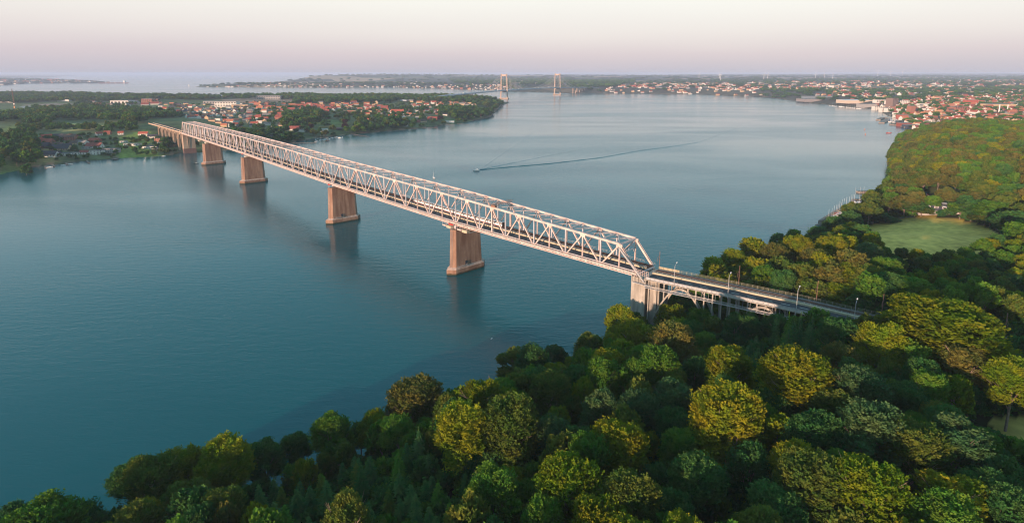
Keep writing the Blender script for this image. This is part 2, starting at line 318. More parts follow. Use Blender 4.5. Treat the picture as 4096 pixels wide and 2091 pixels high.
def build_terrain():
    X,Y,Z,sd=GX,GY,GZ,GS
    nr,na=X.shape; idx=np.arange(nr*na).reshape(nr,na)
    f=np.stack([idx[:-1,:-1],idx[:-1,1:],idx[1:,1:],idx[1:,:-1]],-1).reshape(-1,4)
    zmax=np.maximum.reduce([Z.ravel()[f[:,k]] for k in range(4)]); f=f[zmax>-3.9]      # open seabed is under the water sheet
    used=np.unique(f); mp_=np.full(nr*na,-1); mp_[used]=np.arange(len(used)); f=mp_[f]
    X,Y,Z,sd=[q.ravel()[used] for q in (X,Y,Z,sd)]
    D=np.hypot(X,Y); col=np.empty((len(X),4)); col[:,:3]=(0.030,0.042,0.018); col[:,3]=1
    inA=inpoly(X,Y,LANDS[0]); inB=inpoly(X,Y,LANDS[1])
    town=(inB)&(D>700); col[town,:3]=(0.12,0.15,0.065)
    t2=inA&(D>1250); col[t2,:3]=(0.10,0.095,0.07)
    farm=np.clip((D-3200)/1500,0,1)*(~inB)
    near=(sd>0)&(sd<2.0+D*0.004); 
    col[near&(D>350),:3]=(0.20,0.16,0.11)
    for poly,c in PAINT:
        lo=poly.min(0); hi=poly.max(0); m=(X>lo[0])&(X<hi[0])&(Y>lo[1])&(Y<hi[1])
        ii=np.where(m)[0]; jj=ii[inpoly(X[ii],Y[ii],poly)]; col[jj,:3]=c
    d=dist(X,Y,RAIL,False); col[(d<9)&(D<260)&(X>112),:3]=(0.06,0.10,0.03)
    m=bpy.data.materials.new('land'); m.use_nodes=True; t=m.node_tree; b=t.nodes['Principled BSDF']; b.inputs['Roughness'].default_value=0.95; b.inputs['Specular IOR Level'].default_value=0.1
    a=N(t,'ShaderNodeAttribute',attribute_name='col'); fa=N(t,'ShaderNodeAttribute',attribute_name='farm')
    tc=N(t,'ShaderNodeNewGeometry'); n=N(t,'ShaderNodeTexNoise'); n.inputs['Scale'].default_value=0.25; n.inputs['Detail'].default_value=8; t.links.new(tc.outputs['Position'],n.inputs['Vector'])
    n2=N(t,'ShaderNodeTexNoise'); n2.inputs['Scale'].default_value=0.03; n2.inputs['Detail'].default_value=3; t.links.new(tc.outputs['Position'],n2.inputs['Vector'])
    s1=N(t,'ShaderNodeMath',operation='ADD'); t.links.new(n.outputs[0],s1.inputs[0]); t.links.new(n2.outputs[0],s1.inputs[1])
    mr=N(t,'ShaderNodeMapRange'); mr.inputs[1].default_value=0.7; mr.inputs[2].default_value=1.3; mr.inputs[3].default_value=0.6; mr.inputs[4].default_value=1.4; t.links.new(s1.outputs[0],mr.inputs[0])
    vs=N(t,'ShaderNodeVectorMath',operation='SCALE'); t.links.new(a.outputs['Color'],vs.inputs[0]); t.links.new(mr.outputs[0],vs.inputs['Scale'])
    mpn=N(t,'ShaderNodeMapping'); mpn.inputs['Scale'].default_value=(0.0016,0.0010,0.0); mpn.inputs['Rotation'].default_value=(0,0,0.3); t.links.new(tc.outputs['Position'],mpn.inputs[0])
    vo=N(t,'ShaderNodeTexVoronoi'); vo.inputs['Scale'].default_value=1.0; t.links.new(mpn.outputs[0],vo.inputs['Vector'])
    cr=N(t,'ShaderNodeValToRGB'); cr.color_ramp.interpolation='CONSTANT'; sx=N(t,'ShaderNodeSeparateColor'); t.links.new(vo.outputs['Color'],sx.inputs[0]); t.links.new(sx.outputs[0],cr.inputs[0])
    cols=[(0,(0.035,0.05,0.03)),(0.42,(0.42,0.28,0.16)),(0.60,(0.055,0.07,0.035)),(0.72,(0.15,0.15,0.07)),(0.8,(0.50,0.33,0.20)),(0.92,(0.04,0.055,0.03))]
    e=cr.color_ramp.elements
    while len(e)<len(cols): e.new(0.5)
    for q,(p,c) in zip(e,cols): q.position=p; q.color=(*c,1)
    mxx=N(t,'ShaderNodeMix',data_type='RGBA'); t.links.new(fa.outputs['Fac'],mxx.inputs[0]); t.links.new(vs.outputs[0],mxx.inputs[6]); t.links.new(cr.outputs[0],mxx.inputs[7])
    t.links.new(mxx.outputs[2],b.inputs['Base Color'])
    bn=N(t,'ShaderNodeBump'); bn.inputs['Strength'].default_value=0.5; bn.inputs['Distance'].default_value=0.4; t.links.new(n.outputs[0],bn.inputs['Height']); t.links.new(bn.outputs[0],b.inputs['Normal'])
    o=build_np('ground',np.stack([X,Y,Z],1),f,m,attrs={'col':('POINT','FLOAT_COLOR',col),'farm':('POINT','FLOAT',farm)},smooth=True)
    tag(o,kind='structure')
build_terrain()

# water
def build_water():
    m=bpy.data.materials.new('sea_water'); m.use_nodes=True; t=m.node_tree; b=t.nodes['Principled BSDF']
    b.inputs['IOR'].default_value=1.33; b.inputs['Specular IOR Level'].default_value=0.48
    g=N(t,'ShaderNodeNewGeometry')
    def noise(sx,sy,rot,det,dist=0.0):
        mm=N(t,'ShaderNodeMapping'); mm.inputs['Scale'].default_value=(sx,sy,1); mm.inputs['Rotation'].default_value=(0,0,rot); t.links.new(g.outputs['Position'],mm.inputs[0])
        n=N(t,'ShaderNodeTexNoise'); n.inputs['Scale'].default_value=1; n.inputs['Detail'].default_value=det; n.inputs['Distortion'].default_value=dist; t.links.new(mm.outputs[0],n.inputs['Vector']); return n
    a=noise(0.45,1.15,0.25,4,0.4); c=noise(0.10,0.30,0.15,3,0.3); big=noise(0.0022,0.006,0.2,3,0.8)
    ad=N(t,'ShaderNodeMath',operation='MULTIPLY_ADD'); t.links.new(c.outputs[0],ad.inputs[0]); ad.inputs[1].default_value=1.6; t.links.new(a.outputs[0],ad.inputs[2])
    bn=N(t,'ShaderNodeBump'); bn.inputs['Distance'].default_value=0.14; t.links.new(ad.outputs[0],bn.inputs['Height'])
    mr=N(t,'ShaderNodeMapRange'); mr.inputs[1].default_value=0.35; mr.inputs[2].default_value=0.68; mr.inputs[3].default_value=0.35; mr.inputs[4].default_value=1.0; t.links.new(big.outputs[0],mr.inputs[0]); t.links.new(mr.outputs[0],bn.inputs['Strength'])
    t.links.new(bn.outputs[0],b.inputs['Normal'])
    m2=N(t,'ShaderNodeMapRange'); m2.inputs[1].default_value=0.35; m2.inputs[2].default_value=0.68; m2.inputs[3].default_value=0.10; m2.inputs[4].default_value=0.20; t.links.new(big.outputs[0],m2.inputs[0]); t.links.new(m2.outputs[0],b.inputs['Roughness'])
    r=N(t,'ShaderNodeValToRGB'); r.color_ramp.elements[0].color=(0.0001,0.078,0.094,1); r.color_ramp.elements[1].color=(0.0002,0.104,0.122,1); t.links.new(big.outputs[0],r.inputs[0]); t.links.new(r.outputs[0],b.inputs['Base Color'])
    R=95000; o=build_np("water",np.array([(-R,-3000,0),(R,-3000,0),(R,92000,0),(-R,92000,0)],float),np.array([[0,1,2,3]]),m); tag(o,kind='structure'); return m
WATER=build_water()

# haze
def build_haze():
    m=bpy.data.materials.new('haze'); m.use_nodes=True; t=m.node_tree; t.nodes.clear()
    o_=N(t,'ShaderNodeOutputMaterial'); v=N(t,'ShaderNodeVolumePrincipled'); v.inputs['Density'].default_value=0.000074; v.inputs['Color'].default_value=(0.66,0.76,1.0,1); v.inputs['Anisotropy'].default_value=0.0
    t.links.new(v.outputs[0],o_.inputs['Volume'])
    mb=MB(); mb.box((0,45000,62.5),(196000,98000,135)); o=mb.build('haze',m); tag(o,kind='stuff'); o.visible_shadow=True
build_haze()

# ------------------------------------------------------------ the steel truss bridge
Z_B,Z_T=29.5,40.7
c0=BN[0]; bridge=thing('truss_bridge',(c0[0],c0[1],28),'long pale pink steel truss railway and road bridge crossing the strait on concrete piers','bridge')
def g3(o,a,n,s,t,z): p=o+a*s+n*t; return (p[0],p[1],z)
def lattice(mb,p,q,w,rich):
    """built-up member: two channels joined by batten plates"""
    if not rich: mb.beam(p,q,w,w*0.8); return
    P,Q=Vector(p),Vector(q); d=(Q-P).normalized(); side=BR_N
    for s in(-1,1): mb.beam(P+side*s*w*0.42,Q+side*s*w*0.42,w*0.9,w*0.18,up=side)
    L=(Q-P).length; k=max(4,int(L/1.3))
    for i in range(k+1):
        c=P+d*(L*i/k); mb.beam(c-side*w*0.42,c+side*w*0.42,0.28,w*0.7,up=d)
CUM=np.r_[0,np.cumsum([span_axes(i)[2] for i in range(5)])]
def depth_at(i,s): return float(np.interp(CUM[i]+s,(0,40,85,122,200,283,380,510,670,800),(9.7,11.2,12.9,14.4,14.9,15.4,16.3,16.3,15.6,15.0)))
def width_at(i,s): return float(np.interp(CUM[i]+s,(0,122),(12.6,14.6)))
def seg(mb,pts,w,h=None):
    for p,q in zip(pts[:-1],pts[1:]): mb.beam(p,q,w,h)
    return mb
for i in range(5):
    a,n,L=span_axes(i); o=BN[i]; k=NP[i]; dx=L/k; BR_N=Vector((n[0],n[1],0)); rich=i<3
    def warp(s,t): return t if t<6 else 6+(t-6)*(width_at(i,s)-6)/(TW-6)
    def G(s,t,z): return g3(o,a,n,s,warp(s,t),z)
    def ZT(s): return 31+depth_at(i,s)
    w=0.66
    tops=[(j+.5)*dx for j in range(k)]
    sa=tops[0] if i==0 else 0; sb=tops[-1] if i==4 else L
    stn=sorted(set([sa]+tops+[j*dx for j in range(1,k)]+[sb]))
    for t in(0,TW):
        ins=1 if t==0 else -1
        mb=MB(); seg(mb,[G(s_,t,ZT(s_)) for s_ in stn],0.85,0.8); seg(mb,[G(s_,t,ZT(s_)+0.45) for s_ in stn],1.15,0.1)
        mb.build('top_chord',M['steel'],bridge)
        mb=MB(); seg(mb,[G(s_,t+ins*0.8,ZT(s_)-0.95) for s_ in stn],0.55,0.07); seg(mb,[G(s_,t+ins*1.05,ZT(s_)-0.2) for s_ in stn],0.06,0.06)
        for s_ in np.arange(sa,sb,2.3): mb.beam(G(s_,t,ZT(s_)-0.8),G(s_,t+ins*1.0,ZT(s_)-0.95),0.1,0.1)
        mb.build('chord_catwalk',M['steel_grey'],bridge)
        mb=MB(); mb.beam(G(0,t,Z_B),G(L,t,Z_B),0.75,0.7); mb.build('bottom_chord',M['steel'],bridge)
        for j in range(k):
            T=G(tops[j],t,ZT(tops[j])-0.3); b0=G(j*dx+0.4,t,Z_B+0.2); b1=G((j+1)*dx-0.4,t,Z_B+0.2)
            for q in(b0,b1):
                first=(i==0 and j==0 and q is b0) or (i==4 and j==k-1 and q is b1)
                mb=MB(); lattice(mb,q,T,0.95 if first else w,rich); mb.build('end_post' if first else 'diagonal',M['steel'],bridge)
            mb=MB(); lattice(mb,G(tops[j],t,Z_B),G(tops[j],t,ZT(tops[j])-0.2),0.52 if not (j==4 and i==0) else 0.85,rich)
            mb.box(G(tops[j],t,ZT(tops[j])-0.7),(2.8,0.55,1.3),math.atan2(a[1],a[0])); mb.box(G(tops[j],t,Z_B+0.5),(1.0,0.5,1.0),math.atan2(a[1],a[0])); mb.build('vertical_post',M['steel'],bridge)
            if j>0 or i>0:
                mb=MB(); lattice(mb,G(j*dx,t,Z_B),G(j*dx,t,ZT(j*dx)-0.3),0.58,rich); mb.box(G(j*dx,t,Z_B+0.7),(2.8,0.55,1.2),math.atan2(a[1],a[0])); mb.build('vertical_post',M['steel_grey'],bridge)
    for j in range(k):
        z=ZT(tops[j]); mb=MB(); mb.beam(G(tops[j],0,z+.1),G(tops[j],TW,z+.1),0.42,0.35); mb.build('cross_strut',M['steel'],bridge)
        if j>0 or i>0:
            z=ZT(j*dx); mb=MB(); mb.beam(G(j*dx,0,z),G(j*dx,TW,z),0.5,0.3); mb.build('cross_strut',M['steel'],bridge)
        for s0,s1 in(((tops[j]-dx/2) if (j>0 or i>0) else None,tops[j]),(tops[j],(tops[j]+dx/2) if (j<k-1 or i<4) else None)):
            if s0 is None or s1 is None: continue
            for fl in(0,1):
                mb=MB(); mb.beam(G(s0,TW*fl,ZT(s0)+0.05),G(s1,TW*(1-fl),ZT(s1)+0.05),0.30,0.2)
                mb.build('lateral_brace',M['steel'],bridge)
    for s_ in ([tops[0]] if i==0 else [0])+([tops[-1]] if i==4 else []):
        z=ZT(s_); mb=MB(); mb.beam(G(s_,0,z-0.2),G(s_,TW,z-0.2),0.7,0.5)
        mb.beam(G(s_,0,z-4.4),G(s_,TW,z-4.4),0.3,0.3)
        for q0,q1 in((0,.5),(1,.5)): mb.beam(G(s_,TW*q0,z-4.4),G(s_,TW*.5,z-0.4),0.28,0.28); mb.beam(G(s_,TW*q0,z-0.4),G(s_,TW*.5,z-4.4),0.28,0.28)
        for q0,q1 in((0,.16),(1,.84)): mb.beam(G(s_,TW*q0,z-7),G(s_,TW*q1 if q1<.5 else TW-2,z-4.4),0.25,0.25)
        mb.build('portal_frame',M['steel_grey'],bridge)
    def slab(t0,t1,z0,z1):
        mb=MB(); q=[G(0,t0,0)[:2],G(L,t0,0)[:2],G(L,t1,0)[:2],G(0,t1,0)[:2]]; mb.prism(q[::-1],z0,z1); return mb
    slab(0.5,TW-0.5,30.2,30.6).build('deck_slab',M['steel_grey'],bridge)
    slab(0.75,5.6,30.603,30.70).build('road_surface',M['asphalt'],bridge)
    slab(6.5,TW-0.55,30.603,30.74).build('track_bed',M['track'],bridge)
    slab(5.75,6.3,30.603,31.35).build('parapet',M['tan'],bridge)
    slab(-2.3,-0.55,30.25,30.45).build('walkway_slab',M['tan'],bridge)
    slab(-2.42,-2.303,30.0,30.62).build('walkway_fascia',M['steel'],bridge)
    for s_ in np.arange(3,L,9.0):
        q=[G(s_,3.05,30.706),G(s_+3.2,3.05,30.706),G(s_+3.2,3.25,30.706),G(s_,3.25,30.706)]; mb=MB(); mb.add(q,[(3,2,1,0)]); mb.build('lane_marking',M['paint'],bridge)
    for t in (7.1,8.55,9.9,11.35):
        mb=MB(); mb.beam(G(0,t,30.83),G(L,t,30.83),0.10,0.16); mb.build('rail',M['rail'],bridge)
    mb=MB()
    for s_ in np.arange(0,L,dx/3): mb.beam(G(s_,-2.25,29.9),G(s_,TW+0.4,29.9),0.35,0.5)
    mb.build('floor_beam',M['steel_grey'],bridge)['kind']='stuff'
    mb=MB()
    for s_ in np.arange(dx/6,L,dx/3): mb.box(G(s_,-0.9,29.55),(0.6,0.4,0.3),math.atan2(a[1],a[0]))
    mb.build('bracket_lamp',M['steel'],bridge)['kind']='stuff'
    mb=MB(); mb.beam(G(0,-1.3,29.1),G(L,-1.3,29.1),0.45,0.4); mb.build('service_rail',M['steel'],bridge)
    for t,zz in((-2.36,30.45),(6.02,31.35),(TW+0.45,30.6)):
        mb=MB(); h=1.15 if t!=6.02 else 0.5
        mb.beam(G(0,t,zz+h),G(L,t,zz+h),0.07,0.07); mb.beam(G(0,t,zz+h*0.5),G(L,t,zz+h*0.5),0.04,0.04)
        for s_ in np.arange(0,L,1.9): mb.beam(G(s_,t,zz),G(s_,t,zz+h),0.07,0.07)
        if t<0:
            for s_ in np.arange(0,L,0.28): mb.beam(G(s_,t,zz),G(s_,t,zz+h),0.035,0.035)
        mb.build('railing',M['steel'] if t<0 else M['galv'],bridge)['kind']='stuff'

# piers: hexagonal shafts on stepped plinths
def hexa(o,a,n,hp,t0,t1,nose,s0=0.0):
    pts=[(-hp,t0),(0,t0-nose),(hp,t0),(hp,t1),(0,t1+nose),(-hp,t1)]
    return [tuple(o+a*(s0+s)+n*t) for s,t in pts]
PX=[((1825,1100),),((1331.9,896.7),),((979.4,736.3),),((823,660.9),)]
PTOP=[26.5,28.0,27.6,26.8]
for i in range(1,5):
    a,n,L=span_axes(i-1); a2,n2,_=span_axes(i); a=(a+a2)/2; n=(n+n2)/2
    corner=v2(back(*PX[i-1][0])); q=corner+a*4.0      # centre line of the near corner
    d=corner-BN[i]; s_c=float(d@a); t_c=float(d@n)
    o=BN[i]; hp=3.6; sc_=s_c+hp
    t1=t_c+20.3
    mb=MB(); mb.prism(hexa(o,a,n,hp+0.35,t_c-0.2,t1+0.6,hp+0.4,sc_)[::-1],-2.5,3.1)
    mb.prism(hexa(o,a,n,hp+0.35,t_c-0.2,t1+0.6,hp+0.4,sc_)[::-1],3.1,4.3,hexa(o,a,n,hp-0.75,t_c+0.8,t1-0.4,hp-1.0,sc_)[::-1],mi=1)
    pr=mb.build('pier_plinth',[M['pier'],M['pier_cap']],bridge)
    mb=MB(); top=PTOP[i-1]
    mb.prism(hexa(o,a,n,hp-0.7,t_c+0.8,t1-0.4,hp-0.9,sc_)[::-1],4.0,top-0.7,hexa(o,a,n,hp-1.1,t_c+1.4,t1-1.2,hp-1.3,sc_)[::-1])
    mb.prism(hexa(o,a,n,hp-0.95,t_c+1.25,t1-1.05,hp-1.2,sc_)[::-1],top-0.7,top)
    sh=mb.build('pier_shaft',M['pier'],bridge)
    if i<3:
        mb=MB(); mb.box(g3(o,a,n,sc_-hp+0.55,t_c+8.0,5.6),(0.5,1.3,2.4),math.atan2(a[1],a[0])); mb.build('door',M['glassd'],sh)
        mb=MB()
        mb.beam(g3(o,a,n,sc_-hp-0.1,t_c+0.8,5.2),g3(o,a,n,sc_-hp-0.1,t_c+8.7,4.9),0.06,0.06); mb.beam(g3(o,a,n,sc_-hp-0.1,t_c+0.8,4.35),g3(o,a,n,sc_-hp-0.1,t_c+9,4.3),0.9,0.12)
        for t in np.arange(0.8,9,1.1): mb.beam(g3(o,a,n,sc_-hp-0.3,t_c+t,4.3),g3(o,a,n,sc_-hp-0.3,t_c+t,5.4),0.06,0.06)
        mb.build('access_gallery',M['galv'],sh)
    mb=MB()
    for z in np.arange(4.3,top+2,0.6): mb.beam(g3(o,a,n,sc_-1.2,t_c-1.4+z*0.05,z),g3(o,a,n,sc_-0.6,t_c-2.0+z*0.05,z),0.05,0.05)
    for q in((-1.2,-1.4),(-0.6,-2.0)): mb.beam(g3(o,a,n,sc_+q[0],t_c+q[1]+.2,4.3),g3(o,a,n,sc_+q[0],t_c+q[1]+1.6,top+2.4),0.07,0.07)
    mb.build('ladder',M['galv'],sh)
    mb=MB()
    for t in(0.2,TW): mb.box(g3(o,a,n,0,t,(top+Z_B-0.35)/2),(1.6,1.6,Z_B-0.35-top),math.atan2(a[1],a[0]))
    mb.build('bearing',M['steel_grey'],bridge)
# near end pier (pale concrete), far shore pier (on a granite base)
a,n,L=span_axes(0); o=BN[0]; rz=math.atan2(a[1],a[0])
def rect(o,a,n,s0,s1,t0,t1): return [tuple(o+a*s+n*t) for s,t in((s0,t0),(s0,t1),(s1,t1),(s1,t0))]
near_pier=thing('abutment_pier',(c0[0],c0[1],0),'tall pale concrete end pier where the steel truss meets the arch viaduct','pier')
mb=MB(); mb.prism(rect(o,a,n,-5.0,2.0,-2.6,0.2),-1,27.0); mb.prism(rect(o,a,n,-4.4,1.4,0.2,13),-1,27.0); mb.prism(rect(o,a,n,-5.0,2.0,13,15.4),-1,27.0)
mb.build('shaft',M['concrete'],near_pier)
mb=MB()
for s_ in(-4.6,-2.9,-1.2,0.5,1.9): mb.prism(rect(o,a,n,s_-0.15,s_+0.15,-2.55,-2.2),27.002,30.2)
mb.prism(rect(o,a,n,-5.0,2.0,-2.2,13),27.002,29.1); mb.build('pier_cap',M['concrete'],near_pier)
mb=MB(); mb.prism(rect(o,a,n,-6.2,0.4,-2.75,-2.6),30.3,32.9)
mb=MB()
for s_ in np.arange(-6.2,0.5,0.94): mb.beam(g3(o,a,n,s_,-2.6,30.3),g3(o,a,n,s_,-2.6,32.9),0.09,0.09)
for z in(30.9,31.6,32.3,32.9): mb.beam(g3(o,a,n,-6.2,-2.6,z),g3(o,a,n,0.4,-2.6,z),0.08,0.08)
mb.build('safety_screen',M['steel'],near_pier)
mb=MB()
P1=g3(o,a,n,-4.5,-3.2,28.2)
mb.beam(g3(o,a,n,10.0,-1.1,39.6),P1,0.1,0.7); 
for q in np.linspace(0,1,26): 
    A_=np.array(g3(o,a,n,10.0,-1.1,39.6))*(1-q)+np.array(P1)*q; mb.beam(tuple(A_-np.array([n[0],n[1],0])*0.4),tuple(A_+np.array([n[0],n[1],0])*0.4),0.25,0.06); 
for dz in(0.9,): mb.beam(g3(o,a,n,10.0,-1.5,39.6+dz),(P1[0],P1[1],P1[2]+dz),0.06,0.06)
mb.build('access_stair',M['galv'],near_pier)
mb=MB(); mb.prism(rect(o,a,n,-9,0.5,-4.2,-2.62),27.1,27.3)
for s_ in np.arange(-9,0.6,1.2): mb.beam(g3(o,a,n,s_,-4.15,27.3),g3(o,a,n,s_,-4.15,28.4),0.05,0.05)
mb.beam(g3(o,a,n,-9,-4.15,28.4),g3(o,a,n,0.5,-4.15,28.4),0.06,0.06); mb.build('service_landing',M['galv'],near_pier)
a,n,L=span_axes(4); o=BN[5]
fp=thing('shore_pier',(o[0],o[1],0),'broad tan concrete pier with dark granite base on the far shore at the bridge end','pier')
sC=v2(back(727.5,611))-o; s_c=float(sC@a); t_c=float(sC@n)
mb=MB(); mb.prism(rect(o,a,n,-3.2,3.2,t_c,t_c+16.5)[::1],-2,7.0); mb.build('granite_base',M['brick'],fp)
mb=MB(); mb.prism(rect(o,a,n,-3.0,3.0,t_c+.25,t_c+16.2),7.0,27.8,rect(o,a,n,-2.7,2.7,t_c+.5,t_c+15.8))
for t in(6.3,8.4): mb.box(g3(o,a,n,-3.05,t_c+t,17.2),(0.6,0.5,20),math.atan2(a[1],a[0]))
mb.build('shaft',M['pierfar'],fp)
mb=MB(); mb.prism(rect(o,a,n,-1.4,2.8,-2.5,-0.5),27.81,33.0); mb.build('parapet_tower',M['pierfar'],fp)
mb=MB(); mb.prism(rect(o,a,n,-2.6,2.6,-0.2,13),27.81,29.0); mb.build('bearing_shelf',M['pierfar'],fp)

# ------------------------------------------------------------ approach viaducts
def resample(line,step):
    line=np.array(line); d=np.r_[0,np.cumsum(np.hypot(*np.diff(line,axis=0).T))]; n_=max(2,int(d[-1]/step)+1); q=np.linspace(0,d[-1],n_)
    return np.stack([np.interp(q,d,line[:,0]),np.interp(q,d,line[:,1])],1),q
def ribbon(line,t0,t1,z,name,m,parent=None,thick=0.0,kind=None):
    l=offs(line,t0); r=offs(line,t1); zz=z if hasattr(z,'__len__') else [z]*len(l)
    mb=MB(); mb.strip([(*p,q) for p,q in zip(r,zz)],[(*p,q) for p,q in zip(l,zz)])
    if thick:
        mb.strip([(*p,q-thick) for p,q in zip(l,zz)],[(*p,q-thick) for p,q in zip(r,zz)])
        mb.strip([(*p,q) for p,q in zip(l,zz)],[(*p,q-thick) for p,q in zip(l,zz)]); mb.strip([(*p,q-thick) for p,q in zip(r,zz)],[(*p,q) for p,q in zip(r,zz)])
    ob=mb.build(name,m,parent)
    if kind: ob['kind']=kind
    return ob
nl,ns=resample(VE,3.0); LIM=int(np.searchsorted(ns,84)); via=nl[:LIM+1]; vs_=ns[:LIM+1]
nv=thing('arch_viaduct',(via[0][0],via[0][1],0),'concrete open spandrel arch viaduct leading the bridge into the near wooded shore','viaduct')
ribbon(via,-0.4,13.2,30.45,'deck_slab',M['concrete'],nv,0.9)
ribbon(via,-1.9,-0.401,30.5,'walkway_slab',M['concrete'],nv,0.35)
ribbon(via,0.3,5.6,30.60,'road_surface',M['asphalt'],nv,0.14)
ribbon(via,5.75,6.7,31.25,'parapet',M['tan'],nv,0.78)
ribbon(via,6.75,13.0,30.70,'track_ballast',M['ballast'],nv,0.24)
ribbon(via,8.6,11.2,30.76,'track_bed',M['track'],nv,0.05)
def linebeam(mb,line,t,z,w,h=None):
    q=offs(line,t); 
    for i in range(len(q)-1): mb.beam((*q[i],z),(*q[i+1],z),w,h or w)
for t in(9.2,10.6): mb=MB(); linebeam(mb,via,t,30.86,0.1,0.16); mb.build('rail',M['rail'],nv)
mb=MB(); 
for i in range(1,len(via)-1,2):
    q=offs(via,3.0); a_=(q[i+1]-q[i]); mb.add([(*(q[i]),30.606),(*(q[i]+a_*1.0),30.606),(*(q[i]+a_*1.0+np.array([a_[1],-a_[0]])/3*0.18),30.606),(*(q[i]+np.array([a_[1],-a_[0]])/3*0.18),30.606)],[(3,2,1,0)]); mb.build('lane_marking',M['paint'],nv); mb=MB()
def railing(line,t,z,h,step,m,parent,name='railing',bars=3,fine=0):
    mb=MB(); 
    for b in range(bars): linebeam(mb,line,t,z+h*(b+1)/bars,0.06)
    q,_=resample(offs(line,t),step)
    for p in q: mb.beam((*p,z),(*p,z+h),0.08,0.08)
    if fine:
        q,_=resample(offs(line,t),fine)
        for p in q: mb.beam((*p,z),(*p,z+h),0.03,0.03)
    ob=mb.build(name,m,parent); ob['kind']='stuff'; return ob
railing(via,-1.8,30.5,1.15,1.9,M['galv'],nv,fine=0.3); railing(via,13.1,30.6,1.2,2.0,mat('olive_railing',(0.30,0.29,0.20),0.7,0.15,1),nv); railing(via,6.3,31.25,0.5,2.0,M['galv'],nv,bars=1)
# glazed/plate infill panels of the walkway railing
q,_=resample(offs(via,-1.75),1.9)
for i in range(len(q)-1):
    mb=MB(); d=(q[i+1]-q[i])*0.06; mb.beam((*(q[i]+d),31.02),(*(q[i+1]-d),31.02),0.03,0.72); mb.build('railing_panel',M['galv'] if 8<i<30 else M['steel_grey'],nv)
# arches
lineA=offs(via,0.0)
def pt(s,t):
    i=min(len(via)-2,int(np.searchsorted(vs_,max(s,0.01))-1)); f_=(s-vs_[i])/(vs_[i+1]-vs_[i]); L_=offs(via,t); return L_[i]*(1-f_)+L_[i+1]*f_
ARC=[(3.0,26.0,13.5,28.9),(36.5,55.5,17.5,28.9),(64,82,22.5,28.9)]
for s0,s1,zs,zc in ARC:
    for t0,t1 in((0.2,2.0),(10.6,12.4)):
        mb=MB(); n_=16; ring=[]
        for k in range(n_+1):
            x=k/n_; s_=s0+(s1-s0)*x; zz=zs-4*0+ (zc-zs)*(1-(2*x-1)**2); th=0.9+0.5*abs(2*x-1)
            A_=pt(s_,t0); B_=pt(s_,t1); ring.append([(*A_,zz),(*B_,zz),(*B_,zz-th),(*A_,zz-th)])
        for k in range(n_):
            a_,b_=ring[k],ring[k+1]; mb.add(a_+b_,[(0,1,5,4),(1,2,6,5),(2,3,7,6),(3,0,4,7)])
        mb.build('arch_rib',M['concrete'],nv)
mb=MB(); mb.prism([tuple(pt(0.4,1.2)),tuple(pt(5.0,1.2)),tuple(pt(5.0,12.0)),tuple(pt(0.4,12.0))][::-1],-1,29.5); mb.build('abutment_chamber',M['concrete'],nv)
for s_ in np.arange(0.6,82,3.3):
    zb=None
    for s0,s1,zs,zc in ARC:
        if s0<=s_<=s1: x=(s_-s0)/(s1-s0); zb=zs+(zc-zs)*(1-(2*x-1)**2)-0.3
    for t in((0.7,11.6) if zb is None else (0.7,)):
        p=pt(s_,t); z0=zb if zb is not None else H1(*p)-1
        if z0>29.0: continue
        mb=MB(); mb.box((p[0],p[1],(z0+29.56)/2),(0.5,0.7,29.56-z0),math.atan2(*(VE[1]-VE[0])[::-1])); mb.build('column',M['concrete'],nv)
mb=MB(); linebeam(mb,via,-2.6,27.2,0.9,0.12); linebeam(mb,via,-3.0,27.9,0.08); linebeam(mb,via,-2.2,27.9,0.08); linebeam(mb,via,-3.0,28.3,0.08)
for s_ in np.arange(0,82,2.6): p=pt(s_,-3.0); mb.beam((*p,27.2),(*p,28.3),0.07); p2=pt(s_,-1.9); mb.beam((*p2,27.2),(*p2,30.3),0.08)
mb.build('service_gantry_rail',M['galv'],nv)

# road and railway beyond the viaduct
far_road=nl[LIM-1:]
ribbon(far_road,-1.0,13.4,31.0-0.55,'embankment',mat('verge',(0.07,0.10,0.03),0.95,0.4,1,0.6),None,1.2,'structure')
r=ribbon(far_road,0.0,5.6,30.61,'road',M['asphalt'],None,0.1,'structure')
r2=ribbon(far_road,5.9,13.2,30.66,'railway_ballast',M['ballast'],None,0.12,'structure')
mb=MB(); linebeam(mb,far_road,5.45,30.62,0.14,0.01); 
q=offs(far_road,2.7)
for i in range(0,len(q)-1,3): a_=q[i+1]-q[i]; mb.beam((*q[i],30.62),(*(q[i]+a_*0.95),30.62),0.16,0.01)
mb.build('road_marking',M['paint'],r)
for t in(7.0,8.4,10.2,11.6):
    mb=MB(); linebeam(mb,far_road,t,30.72,0.22,0.1); mb.build('rail',M['track'],r2)

# far viaduct
fl,fs_=resample(FE,4.0); f0=fl[0]
fv=thing('tall_arch_viaduct',(f0[0],f0[1],0),'row of tall narrow concrete arches carrying the line onto the far shore','viaduct')
FT=float(fs_[-1])
def fpt(s,t):
    L_=offs(fl,t); i=min(len(fl)-2,max(0,int(np.searchsorted(fs_,s)-1))); q_=(s-fs_[i])/(fs_[i+1]-fs_[i]); return L_[i]*(1-q_)+L_[i+1]*q_
